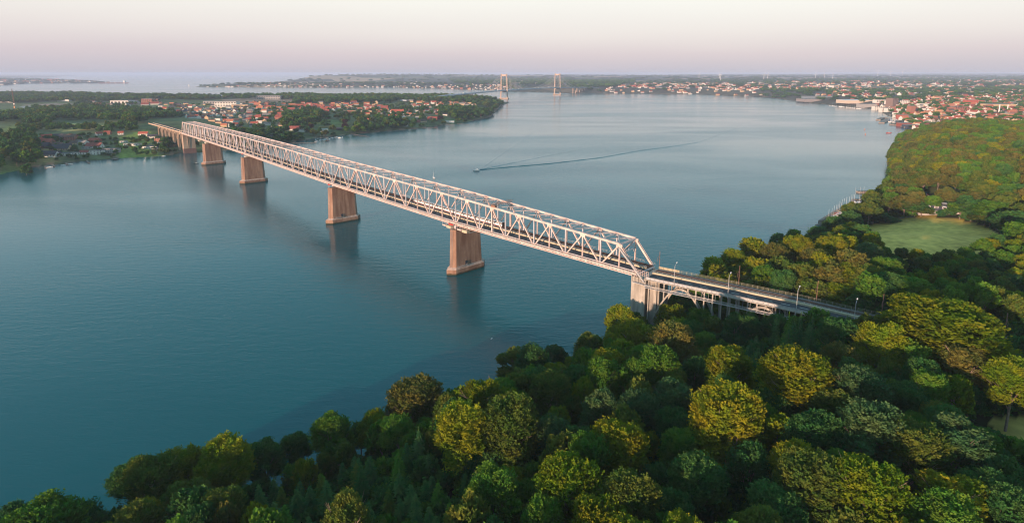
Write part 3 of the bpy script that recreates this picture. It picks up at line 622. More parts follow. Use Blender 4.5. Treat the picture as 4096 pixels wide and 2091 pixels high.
# direction check: the far line runs away from the bridge, its right side must be the track side
def fside(t): return t
ribbon(fl,-0.8,13.0,30.5,'deck_slab',M['pierfar'],fv,1.1)
ribbon(fl,0.6,5.6,30.62,'road_surface',mat('worn_asphalt',(0.12,0.115,0.12),0.85,0.1,0.5),fv,0.1)
ribbon(fl,6.3,12.6,30.64,'track_bed',M['track'],fv,0.1)
ribbon(fl,-1.1,-0.803,31.5,'parapet',M['pierfar'],fv,1.4); ribbon(fl,5.7,6.2,31.3,'parapet',M['tan'],fv,0.7)
FB=[back(x,552,20) for x in (641,664,688,713)]
nA=6; FL_=min(FT*0.96,150); w_=FL_/nA; 
gh=[H1(*fpt(min(FT-1,k*w_),6)) for k in range(nA+1)]
for k in range(nA):
    s0=k*w_+1.5; s1=(k+1)*w_-0.6
    for t0,t1 in((-0.4,2.2),(10.4,12.6)):
        mb=MB(); n_=14; ring=[]
        for j in range(n_+1):
            x=j/n_; s_=s0+(s1-s0)*x; zb_=gh[k]*(1-x)+gh[k+1]*x-1; prof=(1-abs(2*x-1)**2.6); zz=zb_+(28.4-zb_)*prof; th=1.0
            wx=0.55*abs(2*x-1)
            A_=fpt(s_,t0); B_=fpt(s_,t1); A2=fpt(s_+(wx if x<.5 else -wx),t0); B2=fpt(s_+(wx if x<.5 else -wx),t1)
            ring.append([(*A_,zz),(*B_,zz),(*B2,zz-th),(*A2,zz-th)])
        for j in range(n_): a_,b_=ring[j],ring[j+1]; mb.add(a_+b_,[(0,1,5,4),(1,2,6,5),(2,3,7,6),(3,0,4,7)])
        mb.build('arch_rib',M['pierfar'],fv)
        for s_ in (s0+0.6,s0+w_*0.14,s1-w_*0.14,s1-0.6):
            p=fpt(s_,(t0+t1)/2); x=(s_-s0)/(s1-s0); zb_=gh[k]*(1-x)+gh[k+1]*x-1; zz=zb_+(28.4-zb_)*(1-abs(2*x-1)**2.6)
            mb=MB(); mb.box((p[0],p[1],(zz+29.4)/2),(0.7,0.9,29.4-zz),0.7); mb.build('spandrel_column',M['pierfar'],fv)
for k in range(1,nA+1):
    s_=min(k*w_,FT-1); mb=MB()
    for t in(0.9,11.5):
        p=fpt(s_,t); mb.box((p[0],p[1],(gh[k]+29.4)/2-.5),(1.0,2.4,29.4-gh[k]+1),math.atan2(*(fl[-1]-fl[0])[::-1]))
    mb.build('leg',M['pierfar'],fv)

# ------------------------------------------------------------ maintenance gantries, train, lamps, catenary
def gantry(span,s,label,big):
    a,n,L=span_axes(span); o=BN[span]; rz=math.atan2(a[1],a[0]); p=g3(o,a,n,s,-1.2,27)
    r=thing('maintenance_gantry',p,label,'gantry','inspection gantries slung below the bridge deck')
    mb=MB(); mb.box(g3(o,a,n,s,-1.6,27.3),(4.2,2.4,1.5),rz); mb.build('cabin',M['tan'],r)
    mb=MB(); mb.box(g3(o,a,n,s+5.0,-1.6,27.3),(3.6,1.6,0.7),rz); mb.build('platform',M['steel'],r)
    mb=MB()
    for ds in(-2,2,3.6,6.4):
        for t in(-2.6,-0.6): mb.beam(g3(o,a,n,s+ds,t,26.9),g3(o,a,n,s+ds,t,29.3),0.12,0.12)
    mb.beam(g3(o,a,n,s-2,-0.6,26.5),g3(o,a,n,s-2,TW,26.5),0.3,0.5); mb.beam(g3(o,a,n,s+2,-0.6,26.5),g3(o,a,n,s+2,TW,26.5),0.3,0.5)
    mb.build('hanger_frame',M['galv'],r)
L1=span_axes(0)[2]; L2=span_axes(1)[2]; L3=span_axes(2)[2]; L4=span_axes(3)[2]
gantry(1,3.5,'boxy inspection gantry hanging just beyond the nearest water pier',1)
gantry(0,L1-10.5,'boxy inspection gantry hanging on the near side of the nearest water pier',1)
gantry(2,L3-10,'boxy inspection gantry hanging in front of the third water pier',0)
gantry(3,L4-10,'small inspection gantry hanging at the pier closest to the far shore',0)
gantry(4,22,'small inspection gantry hanging between the last two piers at the far shore',0)
a,n,L=span_axes(0); o=BN[0]; s_=L1-1.5*L1/6; Z_T=31+depth_at(0,s_); TW_G=width_at(0,s_)
tg=thing('truss_top_gantry',g3(o,a,n,s_,0,Z_T+.5),'dark lattice gantry lying across the top of the nearest truss span','gantry')
mb=MB()
for ds in(-0.8,0.8):
    for z in(Z_T+1.0,Z_T+2.0): mb.beam(g3(o,a,n,s_+ds,-0.8,z),g3(o,a,n,s_+ds,TW_G+0.8,z),0.1,0.1)
    for t in np.arange(-0.8,TW_G+0.8,1.1): mb.beam(g3(o,a,n,s_+ds,t,Z_T+1.0),g3(o,a,n,s_+ds,t+1.0,Z_T+2.0),0.07,0.07); mb.beam(g3(o,a,n,s_-0.8,t,Z_T+1.0),g3(o,a,n,s_+0.8,t,Z_T+1.0),0.12,0.08)
mb.build('lattice',M['rust'],tg)
mb=MB(); mb.box(g3(o,a,n,s_-2,-0.7,Z_T+1.2),(3.2,1.2,1.2),math.atan2(a[1],a[0])); mb.build('carriage',M['rust'],tg)
# lifebuoys / red inspection boats slung at the piers
for i,lab in ((1,'red covered lifeboat slung under the walkway at the nearest water pier'),(2,'red covered lifeboat slung under the walkway at the second water pier'),(3,'red covered lifeboat slung under the walkway at the third water pier')):
    a,n,L=span_axes(i); p=g3(BN[i],a,n,1.0,-2.9,29.6); mb=MB(); q=[tuple(BN[i]+a*s+n*t) for s,t in((-1.4,-2.9),(0,-3.4),(2.2,-3.4),(3.4,-2.9),(2.2,-2.45),(0,-2.45))]
    mb.prism(q[::-1],29.1,29.8); ob=mb.build('lifeboat',M['red'],None,p); tag(ob,lab,'lifeboat','red lifeboats at the piers')
# train
tr=None
def train():
    a1,n1,_=span_axes(1); o1=BN[1]
    s_start=-29.0; s_end=60.0
    tr=thing('train',g3(o1,a1,n1,s_start,10.6,30.9),'white and red passenger train crossing the bridge on the far track','train')
    a0,n0,L0=span_axes(0); o0=BN[0]
    def P(s,t,z): return g3(o1,a1,n1,s,t,z) if s>=0 else g3(o0,a0,n0,L0+s,t,z)
    k=4; ln=(s_end-s_start)/k
    for i in range(k):
        s0=s_start+i*ln+0.5; s1=s0+ln-1.0
        if s0<0<s1: pts=[(s0,0),(0,0),(s1,0)]
        else: pts=[(s0,0),(s1,0)]
        body=MB(); glass=MB(); red=MB(); roof=MB()
        for (x,_),(y,_) in zip(pts[:-1],pts[1:]):
            body.beam(P(x,10.6,31.95),P(y,10.6,31.95),2.4,1.7); roof.beam(P(x,10.6,33.3),P(y,10.6,33.3),2.2,0.35)
            glass.beam(P(x,10.6,33.0-0.1),P(y,10.6,33.0-0.1),2.43,0.5) ; red.beam(P(x,10.6,31.3),P(y,10.6,31.3),2.44,0.25)
        bo=body.build('coach',M['white'],tr); glass.build('window_band',M['glassd'],bo); roof.build('coach_roof',M['galv'],bo); red.build('red_stripe',M['red'],bo)
        if i==0:
            mb=MB(); mb.beam(P(s0-0.5,10.6,32.3),P(s0,10.6,32.3),2.3,2.4); mb.build('cab',M['black'],tr)
train()
# cars on the bridge
def car(p,rz,body,label,name='parked_car',cat='car',group=None,L=4.3):
    r=thing(name,p,label,cat,group,rz,world=False)
    mb=MB(); mb.prism([(-L/2,-.85),(L/2,-.85),(L/2,.85),(-L/2,.85)],0.3,0.85,[(-L/2+.05,-.82),(L/2-.1,-.82),(L/2-.1,.82),(-L/2+.05,.82)]); b=mb.build('body',body,r)
    mb=MB(); mb.prism([(-L/2+.15,-.78),(L*.2,-.78),(L*.2,.78),(-L/2+.15,.78)],0.85,1.42,[(-L/2+.5,-.62),(L*.06,-.62),(L*.06,.62),(-L/2+.5,.62)]); mb.build('cabin_glass',M['glassd'],r)
    for x in(-L*.3,L*.3):
        for y in(-.8,.8): mb=MB(); mb.tube((x,y-.1,.32),(x,y+.1,.32),.32,n=8); mb.build('wheel',M['black'],r)
    return r
cwhite=M['white']; cdark=mat('dark_blue_car_paint',(0.03,0.04,0.07),0.3,0.1,1); csilver=mat('silver_car_paint',(0.35,0.36,0.38),0.35,0.08,1,metal=0.5); cred=mat('red_car_paint',(0.35,0.03,0.03),0.35,0.08,1)
def ang(a): return math.atan2(a[1],a[0])
for sp,s,t,mt,lab in ((2,6,1.9,cdark,'dark car on the bridge road by the second water pier'),(4,30,1.9,cdark,'dark car on the bridge road near the far end of the truss'),(4,70,4.1,cdark,'second dark car close to the far end of the truss'),(3,L4-22,1.9,cwhite,'white car on the bridge road near the third span end'),(4,52,1.9,cwhite,'white van like car on the bridge road near the far portal')):
    a,n,_=span_axes(sp); car(g3(BN[sp],a,n,s,t,30.71),ang(a),mt,lab,'car')
p=fpt(58,2); car((p[0],p[1],30.63),ang(fl[6]-fl[4]),cdark,'dark car on the tall far viaduct','car')
# street lamps on the near viaduct
LAMPS=[(2698,1132,2719,1047,'first'),(2920,1174,2945,1092,'second'),(3180,1226,3204,1144,'third'),(3440,1252,3454,1191,'fourth')]
for i,(bx,by,tx,ty,w) in enumerate(LAMPS):
    b=back(bx,by,30.4); q=offs(nl,-2.0); j=int(np.argmin(np.hypot(q[:,0]-b[0],q[:,1]-b[1]))); p=q[j]; d=nl[min(j+1,len(nl)-1)]-nl[max(0,j-1)]; d/=np.hypot(*d); nn=-np.array([d[1],-d[0]])
    r=thing('street_lamp',(p[0],p[1],29.8),f'tall bent arm street lamp on the viaduct walkway, {w} counting from the truss','street lamp','street lamps along the viaduct')
    mb=MB(); mb.tube((*p,29.8),(*p,38.6),0.13,0.09); mb.build('pole',M['galv'],r)
    q1=p+nn*1.9; mb=MB(); mb.tube((*p,38.6),(*q1,39.5),0.08,0.06); mb.build('arm',M['galv'],r)
    q2=p+nn*2.5; mb=MB(); mb.beam((*q1,39.5),(*q2,39.65),0.35,0.2); mb.build('lamp_head',M['lamp'],r)
b=ground_at(4047,1322,0,30); r=thing('street_lamp',b,'short lamp with a white round head beside the tracks at the right edge','street lamp','street lamps along the viaduct')
mb=MB(); mb.tube(b,(b[0],b[1],b[2]+4),0.08); mb.build('pole',M['galv'],r); mb=MB(); mb.tube((b[0],b[1],b[2]+4),(b[0],b[1],b[2]+4.6),0.3,0.2); mb.build('lamp_head',M['lamp'],r)
# catenary masts
wires=[]
for i,(bx,by,w) in enumerate(((2660,1058,'at the end of the truss, the reddest'),(2955,1122,'second from the truss'),(3262,1187,'third from the truss'),(3528,1240,'fourth from the truss'),(3850,1290,'behind the big golden tree'),(4039,1352,'by the road at the right edge'))):
    b=back(bx,by,30.7); q=offs(nl,13.6); j=int(np.argmin(np.hypot(q[:,0]-b[0],q[:,1]-b[1]))); p=q[j]; d=nl[min(j+1,len(nl)-1)]-nl[max(0,j-1)]; d/=np.hypot(*d); nn=np.array([d[1],-d[0]])
    r=thing('catenary_mast',(p[0],p[1],30.3),f'slim overhead line mast beside the tracks, {w}','railway mast','overhead line masts along the viaduct')
    mb=MB(); mb.beam((*p,30.3),(*p,38.7),0.17,0.17); mb.build('post',M['rust'],r)
    q1=p+nn*2.6; mb=MB(); mb.beam((*p,36.9),(*q1,36.0),0.09); mb.beam((*q1,36.0),(*q1,34.6),0.06); mb.beam((*p,35.4),(*q1,35.1),0.07); mb.build('cantilever',M['rust'],r); wires.append((q1,35.9))
mb=MB()
for (p,z),(q,z2) in zip(wires[:-1],wires[1:]):
    for k in range(6):
        f0_,f1_=k/6,(k+1)/6; g_=lambda f:(*(p*(1-f)+q*f),z-1.0*4*f*(1-f)*0.6); mb.beam(g_(f0_),g_(f1_),0.035)
    mb.beam((*p,z-1.2),(*q,z2-1.2),0.035)
ob=mb.build('overhead_wire',M['black'],None,(*wires[0][0],35)); tag(ob,'thin overhead contact wires strung between the railway masts','wire')
ob=None
p=offs(nl,13.0)[2]; mb=MB(); q=offs(nl,13.6); 
for i in range(0,3): mb.beam((*q[i],31.2),(*q[i+1],31.2),0.5,1.1)
ob=mb.build('concrete_parapet_block',M['tan'],None,(*q[0],30.6)); tag(ob,'pale concrete wall beside the tracks at the truss end','wall')

# ------------------------------------------------------------ trees
def leaf_mat(name,c1,c2,trans=0.22):
    m=bpy.data.materials.new(name); m.use_nodes=True; t=m.node_tree; t.nodes.clear()
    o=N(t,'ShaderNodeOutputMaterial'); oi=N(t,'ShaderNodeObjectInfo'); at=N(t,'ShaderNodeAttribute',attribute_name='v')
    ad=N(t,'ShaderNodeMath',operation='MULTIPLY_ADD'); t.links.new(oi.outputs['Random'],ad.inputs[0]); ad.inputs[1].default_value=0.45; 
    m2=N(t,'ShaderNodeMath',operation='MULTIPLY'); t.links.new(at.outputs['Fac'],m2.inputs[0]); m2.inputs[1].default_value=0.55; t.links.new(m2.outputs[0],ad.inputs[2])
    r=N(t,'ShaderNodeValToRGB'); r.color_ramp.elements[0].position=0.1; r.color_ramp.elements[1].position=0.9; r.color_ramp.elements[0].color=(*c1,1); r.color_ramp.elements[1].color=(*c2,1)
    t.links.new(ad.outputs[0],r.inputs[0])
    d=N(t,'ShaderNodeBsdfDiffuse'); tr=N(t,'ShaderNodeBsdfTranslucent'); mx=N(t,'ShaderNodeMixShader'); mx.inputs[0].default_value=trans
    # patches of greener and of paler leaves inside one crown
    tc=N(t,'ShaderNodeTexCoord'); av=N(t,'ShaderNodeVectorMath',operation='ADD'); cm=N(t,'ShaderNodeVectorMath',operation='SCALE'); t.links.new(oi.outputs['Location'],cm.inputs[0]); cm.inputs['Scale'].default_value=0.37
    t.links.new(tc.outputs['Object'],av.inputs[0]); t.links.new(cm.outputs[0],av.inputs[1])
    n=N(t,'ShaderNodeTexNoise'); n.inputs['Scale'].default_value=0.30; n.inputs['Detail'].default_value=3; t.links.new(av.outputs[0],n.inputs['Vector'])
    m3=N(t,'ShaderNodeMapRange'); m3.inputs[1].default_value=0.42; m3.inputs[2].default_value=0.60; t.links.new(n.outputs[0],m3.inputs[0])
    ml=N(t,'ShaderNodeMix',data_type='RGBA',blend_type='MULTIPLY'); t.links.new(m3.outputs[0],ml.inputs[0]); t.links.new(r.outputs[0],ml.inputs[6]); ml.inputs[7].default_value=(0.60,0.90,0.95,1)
    class _R: outputs=[ml.outputs[2]]
    r=_R
    t.links.new(r.outputs[0],d.inputs[0]); t.links.new(r.outputs[0],tr.inputs[0]); t.links.new(d.outputs[0],mx.inputs[1]); t.links.new(tr.outputs[0],mx.inputs[2])
    t.links.new(mx.outputs[0],o.inputs[0]); return m
LM=dict(gold=leaf_mat('golden_beech_leaves',(0.110,0.150,0.010),(0.270,0.245,0.016)),
        yellow=leaf_mat('yellow_green_leaves',(0.105,0.165,0.010),(0.270,0.280,0.018)),
        olive=leaf_mat('olive_leaves',(0.070,0.110,0.020),(0.165,0.185,0.030)),
        green=leaf_mat('green_leaves',(0.060,0.140,0.018),(0.140,0.240,0.028)),
        dark=leaf_mat('dark_green_leaves',(0.034,0.105,0.030),(0.092,0.180,0.042)),
        silver=leaf_mat('silvery_leaves',(0.050,0.105,0.038),(0.110,0.170,0.058)),
        brown=leaf_mat('brownish_gold_leaves',(0.095,0.102,0.024),(0.185,0.160,0.036)),
        spruce=leaf_mat('spruce_needles',(0.045,0.105,0.035),(0.110,0.185,0.050),0.1),
        purple=leaf_mat('copper_leaves',(0.052,0.023,0.023),(0.091,0.039,0.031)),
        orange=leaf_mat('orange_leaves',(0.260,0.169,0.026),(0.520,0.260,0.039)))
def quads(P,D,Wd,l,w):
    """leaf quads centred at P, long axis D, width axis Wd"""
    a=D*(l[:,None]/2); b=Wd*(w[:,None]/2)
    v=np.stack([P-a-b*0.5,P-a*0.1+b,P+a,P-a*0.1-b],1).reshape(-1,3); f=np.arange(len(v)).reshape(-1,4); return v,f
def unit(v): return v/(np.linalg.norm(v,axis=-1,keepdims=True)+1e-9)
def crown_mesh(seed,R,Hc,zb,nspray,nleaf,leaf,fan=0.5,lobes=11,lump=0.42):
    """broadleaf crown of layered sprays on several lobes; origin at the trunk foot"""
    g=np.random.default_rng(seed); C=[];RR=[]
    C.append((0,0,zb+Hc*0.58)); RR.append(R*0.66)
    for i in range(lobes):
        az=i*2.4+g.uniform(-.4,.4); el=g.uniform(-0.35,1.25); rr=R*g.uniform(0.42,0.66)
        C.append((rr*math.cos(az)*math.cos(el*.8),rr*math.sin(az)*math.cos(el*.8),zb+Hc*(0.42+0.36*math.sin(el)))); RR.append(R*g.uniform(lump*0.75,lump*1.2))
    C=np.array(C);RR=np.array(RR); sq=Hc/(2*R)
    P=[];O=[]
    while len(P)<nspray:
        k=g.integers(0,len(C),nspray); d=unit(g.normal(size=(nspray,3))); d[:,2]=np.where(d[:,2]<-0.55,-d[:,2],d[:,2]); 
        p=C[k]+d*RR[k][:,None]*np.array([1,1,min(1.15,max(.8,sq))])*g.uniform(0.82,1.0,(nspray,1))
        inside=np.zeros(nspray,bool)
        for j in range(len(C)):
            q=(p-C[j]); q[:,2]/=min(1.15,max(.8,sq)); inside|=(np.linalg.norm(q,axis=1)<RR[j]*0.80)&(k!=j)
        ok=(~inside)&(p[:,2]>zb*0.6); P+=list(p[ok]); O+=list(d[ok])
    P=np.array(P[:nspray]);O=np.array(O[:nspray])
    up=np.array([0,0,1.0]); rad=unit(P-np.array([0,0,zb+Hc*0.15])); D=unit(O*0.45+rad*0.9+up*fan*0.45+g.normal(size=P.shape)*0.22)
    side=unit(np.cross(D,up)+1e-6); nrm=unit(np.cross(side,D)); tw=g.uniform(-.5,.5,len(P))[:,None]; side=unit(side*np.cos(tw)+nrm*np.sin(tw)); nrm=unit(np.cross(side,D))
    Ls=R*g.uniform(0.18,0.52,len(P)); n=len(P)
    u=np.tile(np.linspace(0.0,1.0,nleaf),(n,1))+g.uniform(-.06,.06,(n,nleaf)); sgn=np.where(np.arange(nleaf)%2==0,1,-1)[None,:]
    wv=(0.30*Ls[:,None]*(1-0.75*u))*sgn*g.uniform(0.3,1.1,(n,nleaf))
    pos=P[:,None,:]+D[:,None,:]*(u*Ls[:,None]-Ls[:,None]*0.45)[...,None]+side[:,None,:]*wv[...,None]-up*(0.16*Ls[:,None]*u**2)[...,None]+nrm[:,None,:]*(g.normal(size=(n,nleaf))*0.05*R*0.3)[...,None]
    ld=unit(D[:,None,:]*0.8+side[:,None,:]*(sgn*0.7)[...,None]+g.normal(size=(n,nleaf,3))*0.25); nn=unit(nrm[:,None,:]+g.normal(size=(n,nleaf,3))*0.45); ws=unit(np.cross(nn,ld))
    l=leaf*g.uniform(0.8,1.5,n*nleaf); v,f=quads(pos.reshape(-1,3),ld.reshape(-1,3),ws.reshape(-1,3),l,l*0.72)
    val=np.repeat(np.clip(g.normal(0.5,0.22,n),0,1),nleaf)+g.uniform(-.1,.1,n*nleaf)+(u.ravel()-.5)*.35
    # interior foliage, blocks the view through
    ni=max(60,nspray//3); k=g.integers(0,len(C),ni); p=C[k]+unit(g.normal(size=(ni,3)))*(RR[k]*g.uniform(0.45,0.75,ni))[:,None]
    dd=unit(g.normal(size=(ni,3))); w2=unit(np.cross(dd,g.normal(size=(ni,3)))); v2_,f2=quads(p,dd,w2,np.full(ni,R*0.30),np.full(ni,R*0.26))
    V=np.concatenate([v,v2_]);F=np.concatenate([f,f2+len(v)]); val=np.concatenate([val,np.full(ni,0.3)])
    return V,F,val
def spruce_mesh(seed,H,R,nl_,nb,leaf):
    g=np.random.default_rng(seed); P=[];D=[];l=[];Wd=[];vv=[]
    for i in range(nl_):
        z=H*(0.10+0.9*(i/nl_)); r=R*(1-(i/nl_))**0.85*g.uniform(0.85,1.1)+0.12; k=max(4,int(nb*(r/R)**0.6))
        for j in range(k):
            az=j*2*math.pi/k+g.uniform(-.25,.25)+i*0.9; rr=r*g.uniform(0.8,1.12); m=max(3,int(rr/leaf*1.6)); val=np.clip(g.normal(.5,.2),0,1)
            for q in range(m):
                u=(q+.5)/m; x=rr*u; zz=z-0.38*x*u+0.15*x*(u**3)+(0.25 if q==m-1 else 0)*0.2
                for s_ in(-1,1):
                    a2=az+s_*0.5; P.append((x*math.cos(az)+s_*-math.sin(az)*0.10*r*(1-u),x*math.sin(az)+s_*math.cos(az)*0.10*r*(1-u),zz)); D.append((math.cos(a2),math.sin(a2),-0.35)); l.append(leaf*g.uniform(.8,1.4)); nn=(g.normal()*.35,g.normal()*.35,1); Wd.append(np.cross(D[-1],nn)); vv.append(val)
    for q in range(8): P.append((0,0,H*(0.93+0.02*q))); D.append((g.normal()*.3,g.normal()*.3,1)); l.append(leaf*.9); Wd.append((g.normal(),g.normal(),0)); vv.append(.8)
    l=np.array(l); v,f=quads(np.array(P),unit(np.array(D)),unit(np.array(Wd)),l,l*.55); return v,f,np.array(vv)
def trunk_mesh(seed,H,R,limbs,r0=0.32,reach=0.8,up=0.9):
    g=np.random.default_rng(seed); mb=MB(); z1=H*0.38; mb.tube((0,0,-2.0),(0,0,z1),r0,r0*0.75,7)
    for i in range(limbs):
        az=i*2.4+g.uniform(-.4,.4); zs=H*g.uniform(0.25,0.45); e=g.uniform(0.35,reach)*R; ze=H*g.uniform(0.62,up)
        a=(0,0,zs); m_=(e*.45*math.cos(az),e*.45*math.sin(az),zs+(ze-zs)*.5); b=(e*math.cos(az+.15),e*math.sin(az+.15),ze)
        mb.tube(a,m_,r0*.5,r0*.32,5); mb.tube(m_,b,r0*.32,r0*.08,5)
        for q in range(4):
            t=g.uniform(.2,.9); c=np.array(m_)*(1-t)+np.array(b)*t; az2=az+g.uniform(-1.1,1.1); mb.tube(tuple(c),(c[0]+.24*R*math.cos(az2),c[1]+.24*R*math.sin(az2),c[2]+.14*H*g.uniform(.4,1)),r0*.16,r0*.04,4)
    mb.tube((0,0,z1),(0.1,0.1,H*0.8),r0*0.7,r0*.15,6); return mb
def mk_mesh(name,v,f,val,m):
    o=build_np(name,v,f,m,attrs={'v':('FACE','FLOAT',val)}); me=o.data; bpy.data.objects.remove(o); return me
# crown shapes (unit design: total height HT)
SHAPES={}
def add_shape(key,kind,HT,R,**k):
    if kind=='spruce': v,f,val=spruce_mesh(k['seed'],HT,R,k.get('nl',26),k.get('nb',12),k.get('leaf',0.5))
    else: v,f,val=crown_mesh(k['seed'],R,k['Hc'],HT-k['Hc'],k['ns'],k['nlf'],k['leaf'],k.get('fan',.5),k.get('lobes',11),k.get('lump',.42))
    SHAPES[key]=dict(v=v,f=f,val=val,HT=HT,R=R,kind=kind,meshes={})
for i in range(4): add_shape(f'beech{i}','broad',21,6.6,seed=10+i,Hc=18,ns=1200,nlf=18,leaf=0.36,fan=(0.9,0.5,0.7,0.3)[i],lobes=(15,20,17,24)[i],lump=(.36,.31,.34,.28)[i])
for i in range(2): add_shape(f'poplar{i}','broad',22,5.0,seed=30+i,Hc=20,ns=1250,nlf=11,leaf=0.42,fan=1.6,lobes=15,lump=.34)
for i in range(3): add_shape(f'mid{i}','broad',19,6.2,seed=50+i,Hc=16,ns=520,nlf=10,leaf=0.72,fan=.7,lobes=(14,18,20)[i],lump=.33)
for i in range(3): add_shape(f'far{i}','broad',17,6.6,seed=70+i,Hc=14.5,ns=120,nlf=6,leaf=2.0,fan=.4,lobes=8,lump=.46)
for i in range(3): add_shape(f'spruce{i}','spruce',17,3.1,seed=90+i,nl=(26,22,24)[i],nb=12,leaf=0.55)
add_shape('sprucem','spruce',17,3.3,seed=97,nl=13,nb=8,leaf=1.1)
for i in range(2): add_shape(f'bush{i}','broad',4.2,3.4,seed=110+i,Hc=4.0,ns=150,nlf=6,leaf=0.75,fan=.6,lobes=9,lump=.42)
def cmesh(key,colr):
    s=SHAPES[key]
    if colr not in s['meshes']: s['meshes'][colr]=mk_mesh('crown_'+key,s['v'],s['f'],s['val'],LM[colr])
    return s['meshes'][colr]
TR={}
def tmesh(kind,variant=0):
    k=(kind,variant)
    if k not in TR:
        mb={'broad':trunk_mesh(5+variant,21,6.4,7),'bare':trunk_mesh(15+variant,20,6.2,16,0.30,0.80,0.93),'spruce':MB().tube((0,0,-2),(0,0,15.5),0.22,0.05,6)}[kind]
        o=mb.build('trunk',M['barkp'] if kind=='bare' else M['bark']); TR[k]=o.data; bpy.data.objects.remove(o)
    return TR[k]
CW=dict(gold='golden',yellow='bright yellow green',olive='olive green',green='fresh green',dark='dark green',silver='silvery grey green',brown='brownish gold',spruce='blue green',purple='copper red',orange='orange tinged')
placed=[]; used_labels=set(); TREES=[]
def tree(x,y,z,key,colr,sc,rz,wood,bare=False):
    s=SHAPES[key]; sp=s['kind']=='spruce'
    r=bpy.data.objects.new('spruce_tree' if sp else ('beech_tree' if key.startswith('beech') or key.startswith('mid') else 'poplar_tree' if key.startswith('poplar') else 'broadleaf_tree'),None)
    COL.objects.link(r); r.location=(x,y,z); r.rotation_euler=(0,0,rz); r.scale=(sc[0],sc[0],sc[1])
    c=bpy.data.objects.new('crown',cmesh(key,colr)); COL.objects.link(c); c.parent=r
    t=bpy.data.objects.new('trunk',tmesh('spruce' if sp else ('bare' if bare else 'broad'),len(TREES)%3)); COL.objects.link(t); t.parent=r
    if sp: t.scale=(1,1,s['HT']/17)
    else: t.scale=(s['R']/6.4,s['R']/6.4,s['HT']/21*0.95)
    r['category']='spruce' if sp else 'tree'; r['group']=('young spruces' if sp else 'broadleaf trees')+' in the '+wood
    px,py=proj(x,y,z+s['HT']*sc[1]*0.9); r['_p']=[float(px),float(py)]; r['_c']=CW[colr]; r['_wd']=wood; r['_k']='spruce' if sp else 'tree'
    TREES.append(r); placed.append((x,y,sc[0]*s['R'])); return r
VC=offs(resample(VE,6.0)[0],6.5); VC0=float(offs(VE,0)[1]@np.array([.61,.79]))
def hero(cx,cy,w,colr,key=None,Ht=None,bare=False,wood='foreground wood',s2=1.59):
    """cx,cy: crown top centre in the 2576 px wide photo; w crown width there"""
    cx*=s2;cy*=s2;w*=s2
    Ht0=Ht or 21
    for _ in range(6):
        x,y,z=ground_at(cx,cy,Ht0*0.97); D=math.sqrt(x*x+y*y+(HC-z-Ht0)**2); R=w/FPX*D/2*0.97
        Ht0=min(24.5,max(11,R*2.8)) if Ht is None else max(Ht,R*1.9)
    for _ in range(40):
        if Ht0<5: break
        bad=(wood=='wood beyond railway' and dist(np.array([x]),np.array([y]),VC,False)[0]<9+R*0.6) or (wood=='wood beyond railway' and x*.61+y*.79<VC0+10) or (wood=='grove by the marina' and inpoly(np.array([x]),np.array([y]),MEADOW)[0]) or (wood=='foreground wood' and D<400 and dist(np.array([x]),np.array([y]),VC,False)[0]<8.5)
        if not bad: break
        Ht0-=0.7; x,y,z=ground_at(cx,cy,Ht0*0.97); D=math.sqrt(x*x+y*y+(HC-z-Ht0)**2); R=w/FPX*D/2*0.97
    key=key or random.choice(['beech0','beech1','beech2','beech3']); s=SHAPES[key]
    return tree(x,y,z,key,colr,(R/s['R'],Ht0/s['HT']),random.uniform(0,6.28),wood,bare)
